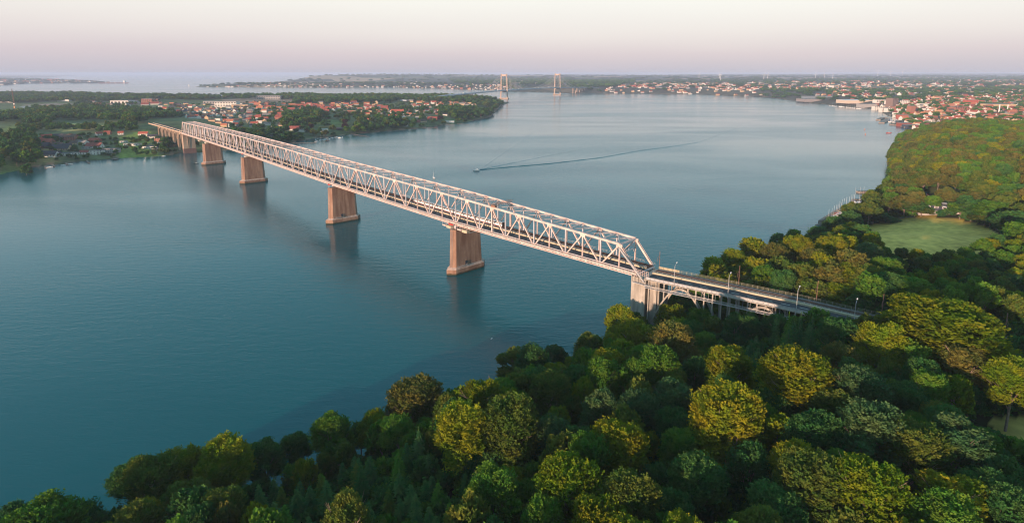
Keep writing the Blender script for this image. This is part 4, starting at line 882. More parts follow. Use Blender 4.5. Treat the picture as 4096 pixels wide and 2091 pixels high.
HER=[(1240,1172,165,'green','beech1'),(1430,1150,190,'yellow','beech3'),(1512,1258,165,'gold','beech0'),(1590,1205,170,'olive','beech2'),(1562,1062,165,'gold','beech2'),
 (1290,1005,165,'olive','beech0',1),(1162,1022,160,'yellow','beech2'),(1062,1000,120,'olive','beech1'),(1040,952,160,'brown','beech0',1),(1212,922,140,'gold','beech1',1),(1385,940,120,'olive','beech0',1),(1530,888,105,'gold','beech2'),
 (1600,808,110,'gold','beech0',1),(1700,812,140,'brown','beech1'),(1840,868,135,'gold','beech1'),(1842,978,190,'gold','beech0',1),(2012,880,190,'gold','beech3',1),(2115,868,100,'brown','beech2'),(2375,758,245,'gold','beech0'),(2222,806,125,'yellow','beech1'),
 (2170,925,140,'silver','beech3'),(2205,1008,175,'silver','beech1'),(2300,1060,150,'olive','beech0',1),(2405,1040,150,'silver','poplar0'),(2190,1158,180,'yellow','beech3',1),(2050,1150,170,'olive','beech0'),(2400,1170,150,'gold','poplar1'),(2390,1250,150,'green','beech2'),(2560,905,110,'yellow','beech2'),
 (1610,985,120,'silver','beech3'),(1515,985,120,'silver','beech1'),(1690,950,120,'silver','poplar0'),(1700,1030,110,'dark','beech3'),(560,1105,135,'yellow','beech2'),(543,1150,115,'gold','beech0',1),(450,1135,120,'gold','beech2',1),(375,1150,130,'olive','beech0',1),(330,1160,110,'dark','beech3'),(95,1255,180,'green','beech1'),(190,1270,110,'dark','beech3'),(30,1275,90,'dark','beech2'),
 (830,1038,120,'green','beech1'),(905,1062,70,'dark','beech3'),(740,1090,80,'dark','beech2'),(660,1105,100,'dark','beech1'),(1000,1050,100,'green','beech3'),(1290,865,90,'olive','poplar1'),(1400,862,70,'silver','poplar0'),(1340,895,110,'dark','beech1'),(1485,835,100,'olive','beech1'),
 (1560,770,90,'yellow','beech2'),(1620,760,80,'green','beech3'),(1690,762,90,'gold','beech1'),(1760,775,80,'green','beech3'),(2110,800,110,'dark','beech3'),(2245,772,70,'gold','poplar1'),(2290,785,80,'olive','beech0'),(2440,860,110,'brown','poplar0',1),(1660,870,120,'green','beech3'),(1750,900,90,'dark','beech1'),
 (1960,975,110,'dark','beech3'),(2090,970,130,'olive','beech1'),(2060,1040,150,'dark','beech2'),(1760,1150,150,'dark','beech3'),(1890,1120,130,'dark','beech1'),(1960,1230,150,'dark','beech2'),(1700,1240,130,'dark','beech1'),(2560,1230,130,'dark','beech3'),(2480,1180,120,'dark','beech1'),
 (1390,1050,120,'silver','beech3'),(1430,990,90,'olive','beech1'),(470,1215,110,'olive','beech0'),(560,1230,110,'olive','beech2'),(765,1150,60,'gold','mid1'),(640,1270,80,'gold','mid0'),(560,1265,60,'brown','mid1'),
 (2290,965,100,'dark','beech3'),(2185,792,70,'olive','mid0'),(1660,760,62,'green','mid0'),(1700,752,66,'olive','mid1'),(1745,760,60,'dark','mid2'),(1792,774,62,'green','mid1'),(1838,770,58,'olive','mid0'),(1882,779,56,'green','mid2'),(1925,788,40,'spruce','spruce0'),(1955,792,38,'spruce','spruce1'),(1985,795,42,'green','spruce2'),(2015,796,38,'spruce','spruce0'),(2045,798,42,'spruce','spruce1'),(2075,800,40,'green','spruce0')]
for h in HER:
    k=h[4]; hero(h[0],h[1],h[2],h[3],k,bare=len(h)>5,Ht=(15 if k.startswith(('mid','spruce')) else None) if not k.startswith('bush') else 5)
# woods beyond the line
for cx,cy,w,c in ((1800,648,80,'yellow'),(1850,625,85,'yellow'),(1900,600,90,'gold'),(1955,610,85,'brown'),(1905,645,80,'gold'),(1875,690,75,'brown'),(1930,665,85,'green'),(1965,645,80,'olive'),(2010,590,85,'gold'),(2050,620,90,'brown'),(2095,595,80,'gold'),(2130,590,70,'yellow'),(2150,625,90,'brown'),(2190,610,80,'silver'),
  (2010,660,85,'olive'),(2100,660,80,'brown'),(2150,665,90,'gold'),(2075,635,80,'gold'),(2190,665,80,'olive'),(2230,640,80,'green'),(2050,705,85,'olive'),(2120,715,95,'yellow'),(2200,700,100,'olive'),(2240,690,90,'dark'),(2290,700,110,'green'),(1830,672,60,'green'),(2030,745,60,'dark')):
    hero(cx,cy,w,c,random.choice(['beech0','beech1','beech2','beech3','mid0','mid1']),wood='wood beyond railway')
for cx,cy,w,c in ((2245,535,45,'olive'),(2140,530,55,'dark'),(2230,545,60,'dark'),(2190,508,60,'olive'),(2200,530,60,'dark'),(2280,490,60,'brown'),(2300,505,60,'dark'),(2240,495,50,'olive'),(2320,520,50,'olive'),(2100,545,50,'dark'),(2060,570,50,'dark'),(2000,578,50,'green'),(1960,588,45,'dark'),(2450,500,60,'dark'),(2500,505,70,'green'),(2550,530,70,'dark'),(2480,540,60,'olive'),(2420,510,50,'green'),(2570,560,60,'green')):
    hero(cx,cy,w,c,random.choice(['mid0','mid1','mid2']),Ht=15,wood='grove by the marina')

# random fill, avoiding clearings
def near_line(x,y,pts,r): return dist(np.array([x]),np.array([y]),pts,False)[0]<r
VC=offs(resample(VE,6.0)[0],6.5); BC=np.array([BN[0],BN[0]+(BN[1]-BN[0])*0.3])
BLD=np.array([P2(*q,9) for q in ((3660,800),(3700,785),(3850,850),(3830,868),(3670,858))]); 
CLEAR=[MEADOW,LOTMEADOW,BLD,pp(((3240,900),(3260,870),(3400,790),(3600,760),(3560,790),(3480,830),(3420,900)),0),pp(((3700,795),(3830,790),(3850,850),(3780,830)),9)]
grid={}
def gkey(x,y): return (int(x//8),int(y//8))
def g_add(x,y,r): grid.setdefault(gkey(x,y),[]).append((x,y,r))
for q in placed: g_add(*q)
def free(x,y,r,ov=0.62):
    gx,gy=gkey(x,y)
    for i in(-2,-1,0,1,2):
        for j in(-2,-1,0,1,2):
            for a,b,c in grid.get((gx+i,gy+j),()):
                if (a-x)**2+(b-y)**2<((r+c)*ov)**2: return False
    return True
SPR=[pp(((560,1110),(760,1060),(900,1080),(1180,1120),(1200,1330),(540,1330)),30) ,]
def s25(l): return [(a*1.59,b*1.59) for a,b in l]
SPR=[pp(s25(((600,1130),(760,1075),(960,1085),(1060,1100),(1190,1135),(1160,1330),(560,1330))),24),pp(s25(((1720,800),(1830,762),(2060,772),(2140,800),(2150,870),(2080,895),(1960,880),(1880,860))),36),pp(s25(((1240,1110),(1330,1100),(1330,1150),(1240,1150))),30)]
cand=[]
gx=rng.uniform(-150,900,60000); gy=rng.uniform(40,1020,60000)
hz,sdv=height(gx,gy,True)
ok=(sdv>1.0); gx,gy,hz,sdv=gx[ok],gy[ok],hz[ok],sdv[ok]
clr=np.zeros(len(gx),bool)
for q in CLEAR: clr|=inpoly(gx,gy,q)
clr|=(dist(gx,gy,VC,False)<11.5)|((dist(gx,gy,VC,False)<30)&(gx>float(back(3860,1400,31)[0]))&(gy<np.interp(gx,VC[:,0],VC[:,1])))|(dist(gx,gy,BC,False)<7)
px_,py_=proj(gx,gy,hz+15); zc=gy*CP-(hz-HC)*SP
vis=(zc>10)&(px_>-500)&(px_<4700)&(py_<2900)
keep=(~clr)&vis&(inpoly(gx,gy,LANDS[0]))
gx,gy,hz,sdv,px_,py_=[q[keep] for q in (gx,gy,hz,sdv,px_,py_)]
LIMX=[-600,0,130,250,300,400,420,520,640,850,1100,1250,1400,1500,1620,1750,1830,1950,2000,2150,2250,2380,2420,2500,2560,2700,2850,3050,3300,3400,3480,3560,3620,3870,3910,4096,4300]
LIMY=[2080,2070,2010,2000,2060,2070,1910,1850,1840,1765,1750,1655,1670,1575,1530,1570,1490,1465,1415,1415,1365,1335,1245,1215,1200,1195,1228,1246,1268,1262,1290,1330,1300,1325,1425,1455,1500]
MLX=[3380,3430,3530,3700,3800,3900,4000,4100,4400]; MLY=[975,1000,1008,1010,1000,985,972,965,960]
def cap(x,y,z,Ht,px,pyb):
    """trees in front of the line or the meadow stay low enough not to hide it"""
    D=math.hypot(x,y)
    lim=None
    if D<300 and (x*0.61+y*0.79)<(VC0+5): lim=np.interp(px,LIMX,LIMY)
    elif 3380<px<4300 and pyb>1005 and D<330: lim=np.interp(px,MLX,MLY)
    elif 3225<px<=3400 and D<540: lim=np.interp(px,[3225,3340,3400],[935,925,880])
    if px>3880 and pyb>1740: lim=np.interp(px,[3880,3960,4096,4300],[1690,1745,1880,1980])
    if lim is None: return Ht
    while Ht>2 and float(proj(x,y,z+Ht)[1])<lim: Ht-=0.6
    return Ht
VC0=float(offs(VE,0)[1]@np.array([.61,.79]))
order=np.argsort(np.hypot(gx,gy)+rng.uniform(0,60,len(gx)))
inS=np.zeros(len(gx),bool)
for q in SPR: inS|=inpoly(gx,gy,q)
FILL=[]; 
for i in order:
    x,y=gx[i],gy[i]; D=math.hypot(x,y)
    if inS[i]:
        r=random.uniform(1.45,2.0)
        if not free(x,y,r,0.85): continue
        FILL.append((x,y,hz[i],r,'S')); g_add(x,y,r); continue
    if D>480: r=random.uniform(4.6,7.6)
    elif px_[i]>2750 and py_[i]<1240: r=random.uniform(3.6,5.6) if px_[i]<3500 else random.uniform(2.8,4.6)
    else: r=random.uniform(3.2,5.4)
    if sdv[i]<r*0.5: continue
    if any(np.min(np.hypot(q[:,0]-x,q[:,1]-y))<7 for q in SPR): r=min(r,3.0)
    if not free(x,y,r,0.56): continue
    FILL.append((x,y,hz[i],r,'B')); g_add(x,y,r)
def fillcol(px,py,D):
    u=random.random()
    if D>480: return 'brown' if u<.26 else 'olive' if u<.66 else 'gold' if u<.74 else 'green' if u<.93 else 'dark'
    if py>1230 or px<2700: return 'dark' if u<.24 else 'green' if u<.58 else 'olive' if u<.82 else 'yellow' if u<.93 else 'gold'
    if px<3500: return 'olive' if u<.30 else 'gold' if u<.5 else 'green' if u<.75 else 'dark'
    return 'green' if u<.40 else 'dark' if u<.62 else 'yellow' if u<.75 else 'olive' if u<.92 else 'gold'
# GN scatter for what lies beyond the individual trees
def scatter(name,pts,label,cat,protos,kind='stuff'):
    """pts rows: x,y,z,sx,sz,rz,ix ; protos: list of (key,colour)"""
    pts=np.array(pts,float)
    if len(pts)==0: return
    me=bpy.data.meshes.new(name); me.vertices.add(len(pts)); base=pts[:,:3].mean(0); me.vertices.foreach_set('co',(pts[:,:3]-base).astype(np.float32).ravel())
    for an,ty,arr in (('sc','FLOAT_VECTOR',np.stack([pts[:,3],pts[:,3],pts[:,4]],1)),('rt','FLOAT_VECTOR',np.stack([pts[:,5]*0,pts[:,5]*0,pts[:,5]],1))):
        a=me.attributes.new(an,ty,'POINT'); a.data.foreach_set('vector',arr.astype(np.float32).ravel())
    a=me.attributes.new('ix','INT','POINT'); a.data.foreach_set('value',pts[:,6].astype(np.int32))
    o=bpy.data.objects.new(name,me); COL.objects.link(o); o.location=base
    tag(o,label,cat,None,kind)
    ng=bpy.data.node_groups.new('scatter','GeometryNodeTree'); ng.interface.new_socket('Geometry',in_out='INPUT',socket_type='NodeSocketGeometry'); ng.interface.new_socket('Geometry',in_out='OUTPUT',socket_type='NodeSocketGeometry')
    gi=N(ng,'NodeGroupInput'); go=N(ng,'NodeGroupOutput'); iop=N(ng,'GeometryNodeInstanceOnPoints'); jn=N(ng,'GeometryNodeJoinGeometry')
    ng.links.new(gi.outputs[0],iop.inputs['Points']); iop.inputs['Pick Instance'].default_value=True
    for k,c in reversed(protos):
        oi=N(ng,'GeometryNodeObjectInfo'); oi.inputs['As Instance'].default_value=True; oi.transform_space='ORIGINAL'; oi.inputs['Object'].default_value=proto_obj(k,c)
        ng.links.new(oi.outputs['Geometry'],jn.inputs[0])
    ng.links.new(jn.outputs[0],iop.inputs['Instance'])
    for an,ty,so_ in (('sc','FLOAT_VECTOR','Scale'),('rt','FLOAT_VECTOR','Rotation'),('ix','INT','Instance Index')):
        na=N(ng,'GeometryNodeInputNamedAttribute',data_type=ty); na.inputs['Name'].default_value=an
        so2=[q for q in na.outputs if q.enabled and q.name=='Attribute'][0]; ng.links.new(so2,iop.inputs[so_])
    ng.links.new(iop.outputs[0],go.inputs[0])
    md=o.modifiers.new('scatter','NODES'); md.node_group=ng; return o
PROTO={}
def proto_obj(k,c):
    """an existing tree's crown of that shape and colour serves as the source of the copies"""
    if (k,c) in PROTO: return PROTO[(k,c)]
    me=cmesh(k,c)
    for t in TREES:
        for ch in t.children:
            if ch.data is me: PROTO[(k,c)]=ch; return ch
    raise RuntimeError((k,c))
nb=ns_=0; WN=lambda px,py,D:'far right forest' if D>480 else 'foreground wood' if (py>1240 or px<2750) else 'wood beyond railway'
NB_MAX=300-len(TREES)+0; REST=[]; NS=0
FILL.sort(key=lambda q:-q[3]/math.sqrt(q[0]**2+q[1]**2+(HC-q[2]-12)**2))
fx,fy=proj(np.array([q[0] for q in FILL]),np.array([q[1] for q in FILL]),np.array([q[2]+12 for q in FILL]))
nbr=0
for q,px,py in zip(FILL,fx,fy):
    x,y,z,r,k=q; D=math.hypot(x,y); inv=(-60<px<4156) and (py<2230)
    if k=='S':
        Ht=cap(x,y,z,r*random.uniform(5.0,6.6),px,float(proj(x,y,z)[1]))
        if Ht<4: continue
        if inv and NS<290: tree(x,y,z,random.choice(['spruce0','spruce1','spruce2']),random.choice(['spruce','spruce','spruce','dark','olive' if random.random()<.3 else 'green']),(r*1.75/3.1,Ht/17),random.uniform(0,6.28),WN(px,py,D)); NS+=1
        else: REST.append((x,y,z,r*1.75/3.3,Ht/17,random.uniform(0,6.28),'spr',D,px,py))
    else:
        Ht=min(22,max(9,r*random.uniform(3.0,4.1))) if D<300 else min(21,max(8,r*random.uniform(2.5,3.2))); c=fillcol(px,py,D)
        if D>480: Ht=r*random.uniform(2.3,2.9)
        Ht=cap(x,y,z,Ht,px,float(proj(x,y,z)[1]))
        if Ht<3.5: continue
        if Ht<r*1.5: r=Ht/1.5
        if inv and nbr<225: 
            key=random.choice(['beech0','beech1','beech2','beech3','mid0','mid1','mid2'] if D<300 else ['mid0','mid1','mid2']); s=SHAPES[key]
            tree(x,y,z,key,c,(r*1.08/s['R'],Ht/s['HT']),random.uniform(0,6.28),WN(px,py,D),bare=random.random()<.12); nbr+=1
        else: REST.append((x,y,z,r,Ht,random.uniform(0,6.28),c,D,px,py))
print('trees',len(TREES),'rest',len(REST),nbr,NS)
# one or two individual far trees of each remaining shape so that the scatters have a source in view
def seed_tree(px,py,key,c,Ht,R,wood):
    x,y,z=ground_at(px,py,Ht); s=SHAPES[key]; tree(x,y,z,key,c,(R/s['R'],Ht/s['HT']),random.uniform(0,6),wood)
for i,(px,py,k,c) in enumerate(((100,655,'far0','dark'),(60,610,'far1','green'),(130,600,'far2','olive'),(1110,505,'far0','green'),(1140,500,'far1','dark'),(1210,495,'far2','dark'),(1250,515,'far0','olive'),(1330,500,'far1','olive'),(1385,505,'far2','green'),(1760,462,'far0','purple'),(1380,492,'far1','purple'),(1300,520,'far2','brown'),(1420,500,'far1','brown'))):
    seed_tree(px,py,k,c,13 if i>2 else 17,6.5,'far shore gardens')
for px,py,k,c in ((3700,700,'mid0','brown'),(3760,690,'mid1','brown'),(3830,700,'mid2','brown'),(3640,640,'mid0','olive'),(3900,720,'mid1','olive'),(3980,700,'mid2','green'),(4040,730,'mid0','green'),(3600,600,'mid1','dark'),(3700,600,'mid1','gold'),(3800,620,'far0','brown'),(3850,560,'far1','brown'),(3900,600,'far2','olive')):
    seed_tree(px,py,k,c,17,7,'far right forest')
for px,py,k,c in ((2470*1.59,990*1.59,'bush0','dark'),(2450*1.59,1000*1.59,'bush1','green'),(2300*1.59,1240*1.59,'bush1','dark'),(2330*1.59,1140*1.59,'bush0','green')):
    seed_tree(px,py,k,c,4,3.2,'foreground wood')
seed_tree(1900*1.59,805*1.59,'sprucem','spruce',13,2.6,'foreground wood'); seed_tree(2000*1.59,815*1.59,'sprucem','dark',13,2.6,'foreground wood')
PR=[]; 
def ixof(k,c):
    if (k,c) not in PR: PR.append((k,c))
    return PR.index((k,c))
have={}
for t in TREES:
    for ch in t.children:
        for k,s in SHAPES.items():
            for c,me in s['meshes'].items():
                if ch.data is me: have[(k,c)]=1
def pick(keys,c):
    opts=[k for k in keys if (k,c) in have]
    if opts: return random.choice(opts),c
    opts=[(k,c2) for (k,c2) in have if k in keys]; return random.choice(opts)
rows=[]
for (x,y,z,a_,b_,rz,c,D,px,py) in REST:
    if c=='spr': kc=pick(['sprucem'],'spruce'); rows.append((x,y,z,a_,b_,rz,ixof(*kc)))
    else:
        kc=pick(['mid0','mid1','mid2'],c); s=SHAPES[kc[0]]; rows.append((x,y,z,a_*1.08/s['R'],b_/s['HT'],rz,ixof(*kc)))
scatter('forest',rows,'dense mixed forest filling the near shore and the hill at the far right','forest',PR)
# undergrowth everywhere under the near woods
PR=[]; rows=[]
gx=rng.uniform(-150,520,26000); gy=rng.uniform(40,700,26000); hz,sdv=height(gx,gy,True); pxx,pyy=proj(gx,gy,hz+2)
m=(sdv>0.5)&(pxx>-200)&(pxx<4300)&(pyy<2300)&(gy>30); 
for q in CLEAR: m&=~inpoly(gx,gy,q)
m&=(dist(gx,gy,VC,False)>10.0)|(hz<22)
for x,y,z in zip(gx[m],gy[m],hz[m]):
    D=math.hypot(x,y)
    if D>350 and random.random()<.5: continue
    kc=pick(['bush0','bush1'],random.choice(['dark','green','dark'])); s_=random.uniform(.55,1.25); rows.append((x,y,z-.4,s_,s_*random.uniform(.8,1.5),random.uniform(0,6.28),ixof(*kc)))
scatter('undergrowth',rows,'dark green undergrowth and saplings between the trees of the near woods','undergrowth',PR)

ORD=['first','second','third','fourth','fifth','sixth','seventh','eighth','ninth','tenth','eleventh','twelfth','thirteenth','fourteenth','fifteenth','sixteenth','seventeenth','eighteenth','nineteenth']
TEN=['','','twenty','thirty','forty','fifty','sixty','seventy','eighty','ninety']; TENTH=['','','twentieth','thirtieth','fortieth','fiftieth','sixtieth','seventieth','eightieth','ninetieth']
def ordn(i):
    i+=1
    if i<20: return ORD[i-1]
    return TENTH[i//10] if i%10==0 else TEN[i//10]+' '+ORD[i%10-1]
def label_rows(objs,fmt,per=9):
    """rows counted from the bottom of the photo, then from the left"""
    objs=sorted(objs,key=lambda o:-o['_p'][1]); nr=max(1,math.ceil(len(objs)/per)); k=0
    for r in range(nr):
        row=sorted(objs[r*per:(r+1)*per],key=lambda o:o['_p'][0])
        for i,o in enumerate(row): o['label']=fmt(o,ordn(i),ordn(r))
def finish_labels():
    gr={}
    for t in TREES: gr.setdefault((t['_wd'],t['_k']),[]).append(t)
    for (w,k),l in gr.items():
        label_rows(l,lambda o,i,r:f"{o['_c']} {k}, {i} from left, {r} lowest row, {w}",12)
    for t in TREES:
        for q in('_p','_c','_wd','_k'): del t[q]

# ------------------------------------------------------------ houses, boats, far things
HOUSES=[]
def house(x,y,z,rz,w,l,h,roof,wall,kind='gable',name='house',detail=False,wood='',label=None,cat='house',group=None,desc=None,stories=1):
    r=thing(name,(x,y,z),label or '-',cat,group,rz,world=False)
    mb=MB(); mb.box((0,0,h/2-0.6),(l,w,h+1.2)); 
    if kind=='gable':
        rh=w*0.42; mb.add([(-l/2,-w/2,h),(-l/2,w/2,h),(-l/2,0,h+rh*0.96)],[(0,1,2)]); mb.add([(l/2,-w/2,h),(l/2,w/2,h),(l/2,0,h+rh*0.96)],[(2,1,0)])
    mb.build('wall',WALL[wall],r)
    mb=MB(); o_=0.45
    if kind=='gable':
        e=h-0.25; vs=[(-l/2-o_,-w/2-o_,e-.1),(l/2+o_,-w/2-o_,e-.1),(l/2+o_,0,h+rh),(-l/2-o_,0,h+rh),(-l/2-o_,w/2+o_,e-.1),(l/2+o_,w/2+o_,e-.1)]
        vs2=[(a,b,c+0.22) for a,b,c in vs]
        mb.add(vs+vs2,[(0,1,2,3),(3,2,5,4),(9,8,7,6),(10,11,8,9),(0,6,7,1),(4,5,11,10),(0,3,9,6),(3,4,10,9),(1,7,8,2),(2,8,11,5)])
    elif kind=='hip':
        rh=w*0.34; e=h; vs=[(-l/2-o_,-w/2-o_,e),(l/2+o_,-w/2-o_,e),(l/2+o_,w/2+o_,e),(-l/2-o_,w/2+o_,e),(-l/2+w*.45,0,e+rh),(l/2-w*.45,0,e+rh)]; mb.add(vs,[(3,2,1,0),(0,1,5,4),(1,2,5),(2,3,4,5),(3,0,4)])
    else: mb.box((0,0,h+0.15),(l+0.5,w+0.5,0.3))
    rf=mb.build('roof',ROOF[roof] if roof>=0 else M['white'],r)
    if detail:
        if kind!='flat': mb=MB(); mb.box((l*0.18,0,h+w*0.42),(0.6,0.6,1.6)); mb.build('chimney',M['brick'],rf)
        for sd_ in(-1,1):
            k=max(2,int(l/3.2))
            for i in range(k):
                for st in range(stories):
                    xx=-l/2+(i+.5)*l/k
                    mb=MB()
                    if sd_==-1 and i==k//2 and st==0: mb.box((xx,sd_*w/2,1.05),(1.0,0.12,2.1)); mb.build('door',M['wood'],r)
                    else: mb.box((xx,sd_*w/2,1.5+st*2.8),(1.5,0.10,1.25)); mb.build('window',M['glassd'],r)
        for sd_ in(-1,1):
            mb=MB(); mb.box((sd_*l/2,0,1.5),(0.10,1.5,1.3)); mb.build('window',M['glassd'],r)
            if kind=='gable' and w>7: mb=MB(); mb.box((sd_*l/2,0,h+0.7),(0.10,1.1,1.1)); mb.build('window',M['glassd'],r)
    px,py=proj(x,y,z+h/2); r['_p']=[float(px),float(py)]; r['_d']=desc or f"{WALLN[wall]} {'flat roofed' if kind=='flat' else ROOFN[roof]+' roofed' if roof>=0 else 'white roofed'} house"; r['_wd']=wood
    if label is None: HOUSES.append(r)
    return r
# left shore village: x,y (full photo px at the foot), width px, rotation, roof, wall, kind, storeys
LV=[(14,548,26,.2,1,2,'flat',2),(82,568,26,.1,0,2,'gable',1),(153,572,24,1.2,0,0,'gable',2),(186,574,44,.05,0,2,'gable',1),(187,551,26,.9,0,2,'gable',1),(170,590,46,.1,2,4,'gable',1),(241,552,36,.1,2,3,'gable',1),(283,560,38,.2,3,2,'gable',2),(310,557,26,.3,3,1,'gable',1),(328,578,40,-.1,4,0,'gable',1),
 (248,600,54,.15,2,1,'gable',1),(254,620,44,.1,2,0,'flat',1),(197,625,50,.2,2,0,'gable',1),(226,622,24,1.2,2,0,'gable',1),(299,618,26,.1,4,0,'flat',1),(278,621,22,.1,4,0,'flat',1),(340,616,28,.15,1,0,'gable',1),(378,617,22,.1,2,0,'flat',2),(399,616,26,.1,2,0,'flat',2),(448,609,46,.1,2,3,'flat',2),
 (380,591,48,.15,1,0,'gable',1),(380,568,34,.1,0,2,'gable',1),(396,541,18,1.1,1,0,'gable',1),(431,537,20,.2,1,2,'gable',1),(484,538,16,.5,0,0,'gable',1),(575,541,30,.2,0,0,'gable',1),(612,552,30,.3,2,0,'gable',1),(638,567,26,.1,3,2,'flat',2),(496,571,20,.1,4,0,'flat',1),(531,582,48,.1,4,0,'flat',1),(608,592,58,.05,2,0,'flat',1),(165,612,26,.1,4,3,'flat',1),(630,578,24,.1,4,0,'flat',1),(300,578,26,.6,3,1,'gable',1),(232,585,30,.1,3,3,'gable',1),(345,596,20,.1,4,3,'flat',1),(268,588,24,1.0,2,4,'gable',1)]
for px,py,w,rz,rf,wl,kd,st in LV:
    x,y,z=ground_at(px,py,0); D=math.hypot(x,y); L=w/FPX*D*0.98; W_=min(L*0.85,max(6,L*0.5))
    house(x,y,z,rz-0.1,W_,L,2.6*st+0.2,rf,wl,kd,detail=True,wood='left shore village',group='houses of the left shore village',stories=st)
# right shore of the peninsula
RV=[(1172,508,22,.2,4,0,'gable',1),(1135,505,40,.1,3,1,'gable',1),(1180,500,22,.1,3,1,'gable',1),(1100,512,22,1.0,4,3,'gable',1),(1185,521,46,.1,1,0,'gable',1),(1200,526,34,.1,4,0,'flat',1),(1297,529,28,.2,-1,0,'flat',2),(1350,518,46,.1,2,4,'flat',1),(1105,549,40,.1,2,3,'flat',1),(1620,505,20,.1,2,0,'flat',1),(1672,490,18,.2,1,2,'gable',1),(1692,489,28,.9,3,1,'gable',1),(1730,480,38,.1,1,2,'gable',1),(1800,490,34,.1,-1,0,'flat',1),(1906,468,44,.1,0,1,'gable',1),(1570,470,30,.1,0,0,'gable',1),(1470,463,18,.3,0,1,'gable',2),(1590,453,50,.1,0,0,'gable',1),(1480,479,22,.2,5,2,'gable',1),(1660,464,18,.8,5,1,'gable',1),(1780,462,18,.2,2,0,'gable',1),(1715,470,20,.2,3,0,'flat',1),(1070,500,22,.2,4,0,'gable',1),(1055,484,26,.1,4,1,'gable',1),(1195,452,28,.1,0,1,'gable',1)]
for px,py,w,rz,rf,wl,kd,st in RV:
    x,y,z=ground_at(px,py,0); D=math.hypot(x,y); L=w/FPX*D; W_=min(L*0.85,max(6,L*0.5))
    house(x,y,z,rz-0.1,W_,L,2.6*st+0.4,rf,wl,kd,detail=D<1100,wood='peninsula shore',group='houses along the peninsula shore',stories=st)
occ=[(h.location.x,h.location.y) for h in HOUSES]
def can(x,y,m):
    for a,b in occ:
        if (a-x)**2+(b-y)**2<m*m: return False
    occ.append((x,y)); return True
TOWN=[]
def suburb(poly,n,roofw,wallw,size,wood,group,indiv,minD,rot=0.2):
    lo=np.array(poly).min(0); hi=np.array(poly).max(0); k=0; t_=0
    while k<n and t_<n*30:
        t_+=1; px=random.uniform(lo[0],hi[0]); 
        u=random.random(); py=293+1/(u/(lo[1]-293)+(1-u)/(hi[1]-293)) if lo[1]>294 else random.uniform(lo[1],hi[1])
        if not inpoly(np.array([px]),np.array([py]),np.array(poly))[0]: continue
        b=back(px,py,8); 
        if not can(b[0],b[1],minD): continue
        z,sd_=height(np.array([b[0]]),np.array([b[1]]),True)
        if sd_[0]<4: continue
        k+=1; rf=random.choices(range(6),roofw)[0]; wl=random.choices(range(5),wallw)[0]; L=random.uniform(*size); rz=rot+random.choice([0,0,1.57])+random.uniform(-.2,.2)
        TOWN.append((b[0],b[1],float(z[0]),rz,L*random.uniform(.5,.7),L,random.choice([2.8,3.2,4.6,5.6]),rf,wl,random.choices(['gable','flat'],[.85,.15])[0],wood,group,indiv))
suburb([(640,432),(1024,425),(1020,500),(960,510),(860,470),(640,452)],75,(2,2,3,2,3,1),(4,2,1,1,1),(10,17),'bridge end suburb','houses of the suburb behind the bridge',True,17)
suburb([(700,450),(1000,450),(1060,500),(950,535),(760,505)],70,(2,2,3,2,3,1),(4,2,1,1,1),(9,15),'bridge end suburb','houses of the suburb behind the bridge',True,15)
suburb([(1024,425),(1250,425),(1500,420),(1540,440),(1560,456),(1400,462),(1180,462),(1160,490),(1030,500)],110,(6,3,1,1,1,3),(3,3,2,1,0),(11,20),'peninsula suburb','houses of the red roofed suburb',True,18)
suburb([(1640,418),(1800,415),(1900,420),(1905,432),(1780,440),(1640,438)],34,(6,2,1,1,1,3),(3,3,1,1,0),(11,18),'peninsula tip suburb','houses near the peninsula tip',True,20)
suburb([(1500,455),(1760,450),(1760,468),(1640,490),(1500,478)],22,(3,2,3,1,1,2),(4,2,1,1,1),(10,15),'peninsula gardens','houses near the peninsula tip',True,20)
suburb([(330,425),(640,410),(640,440),(480,436),(330,440)],18,(1,1,3,2,3,0),(4,1,1,2,0),(12,24),'left forest edge','houses behind the left forest',True,22)
# town on the right and the thin rows of houses along the far shore
TW_=[([(3560,425),(3700,405),(4096,400),(4150,500),(3660,505),(3600,470)],560,(7,3,1,1,1,4),(5,2,2,1,0),(9,20),12),
 ([(3240,392),(3420,385),(3560,395),(3560,430),(3400,408)],60,(5,3,1,1,1,2),(4,2,1,1,0),(12,22),18),
 ([(3000,345),(3300,340),(4150,330),(4150,405),(3560,400),(3300,385),(3000,365)],700,(6,3,2,1,2,3),(6,3,1,1,0),(14,28),30),
 ([(2420,352),(2700,345),(3000,345),(3050,385),(2760,376),(2420,372)],300,(5,2,2,1,2,3),(6,3,1,1,0),(13,24),24),
 ([(800,345),(1024,345),(1600,346),(2020,352),(2040,363),(1600,350),(1024,349.5),(800,347.5)],170,(3,2,2,1,2,2),(7,2,1,1,0),(13,24),35),
 ([(1024,335),(1700,337),(1700,346),(1024,345)],60,(3,2,2,1,2,2),(7,2,1,1,0),(15,26),60),
 ([(0,325),(300,322),(450,331),(300,334),(0,338)],90,(2,3,2,2,2,2),(5,3,2,1,0),(25,60),60)]
for i,(poly,n,a_,b_,sz,md) in enumerate(TW_): suburb(poly,n,a_,b_,sz,f't{i}','',False,md)
far_mb=[MB() for _ in range(3)]
town_mats=ROOF+WALL
stuff=MB(); stuff_far=MB()
ind=0
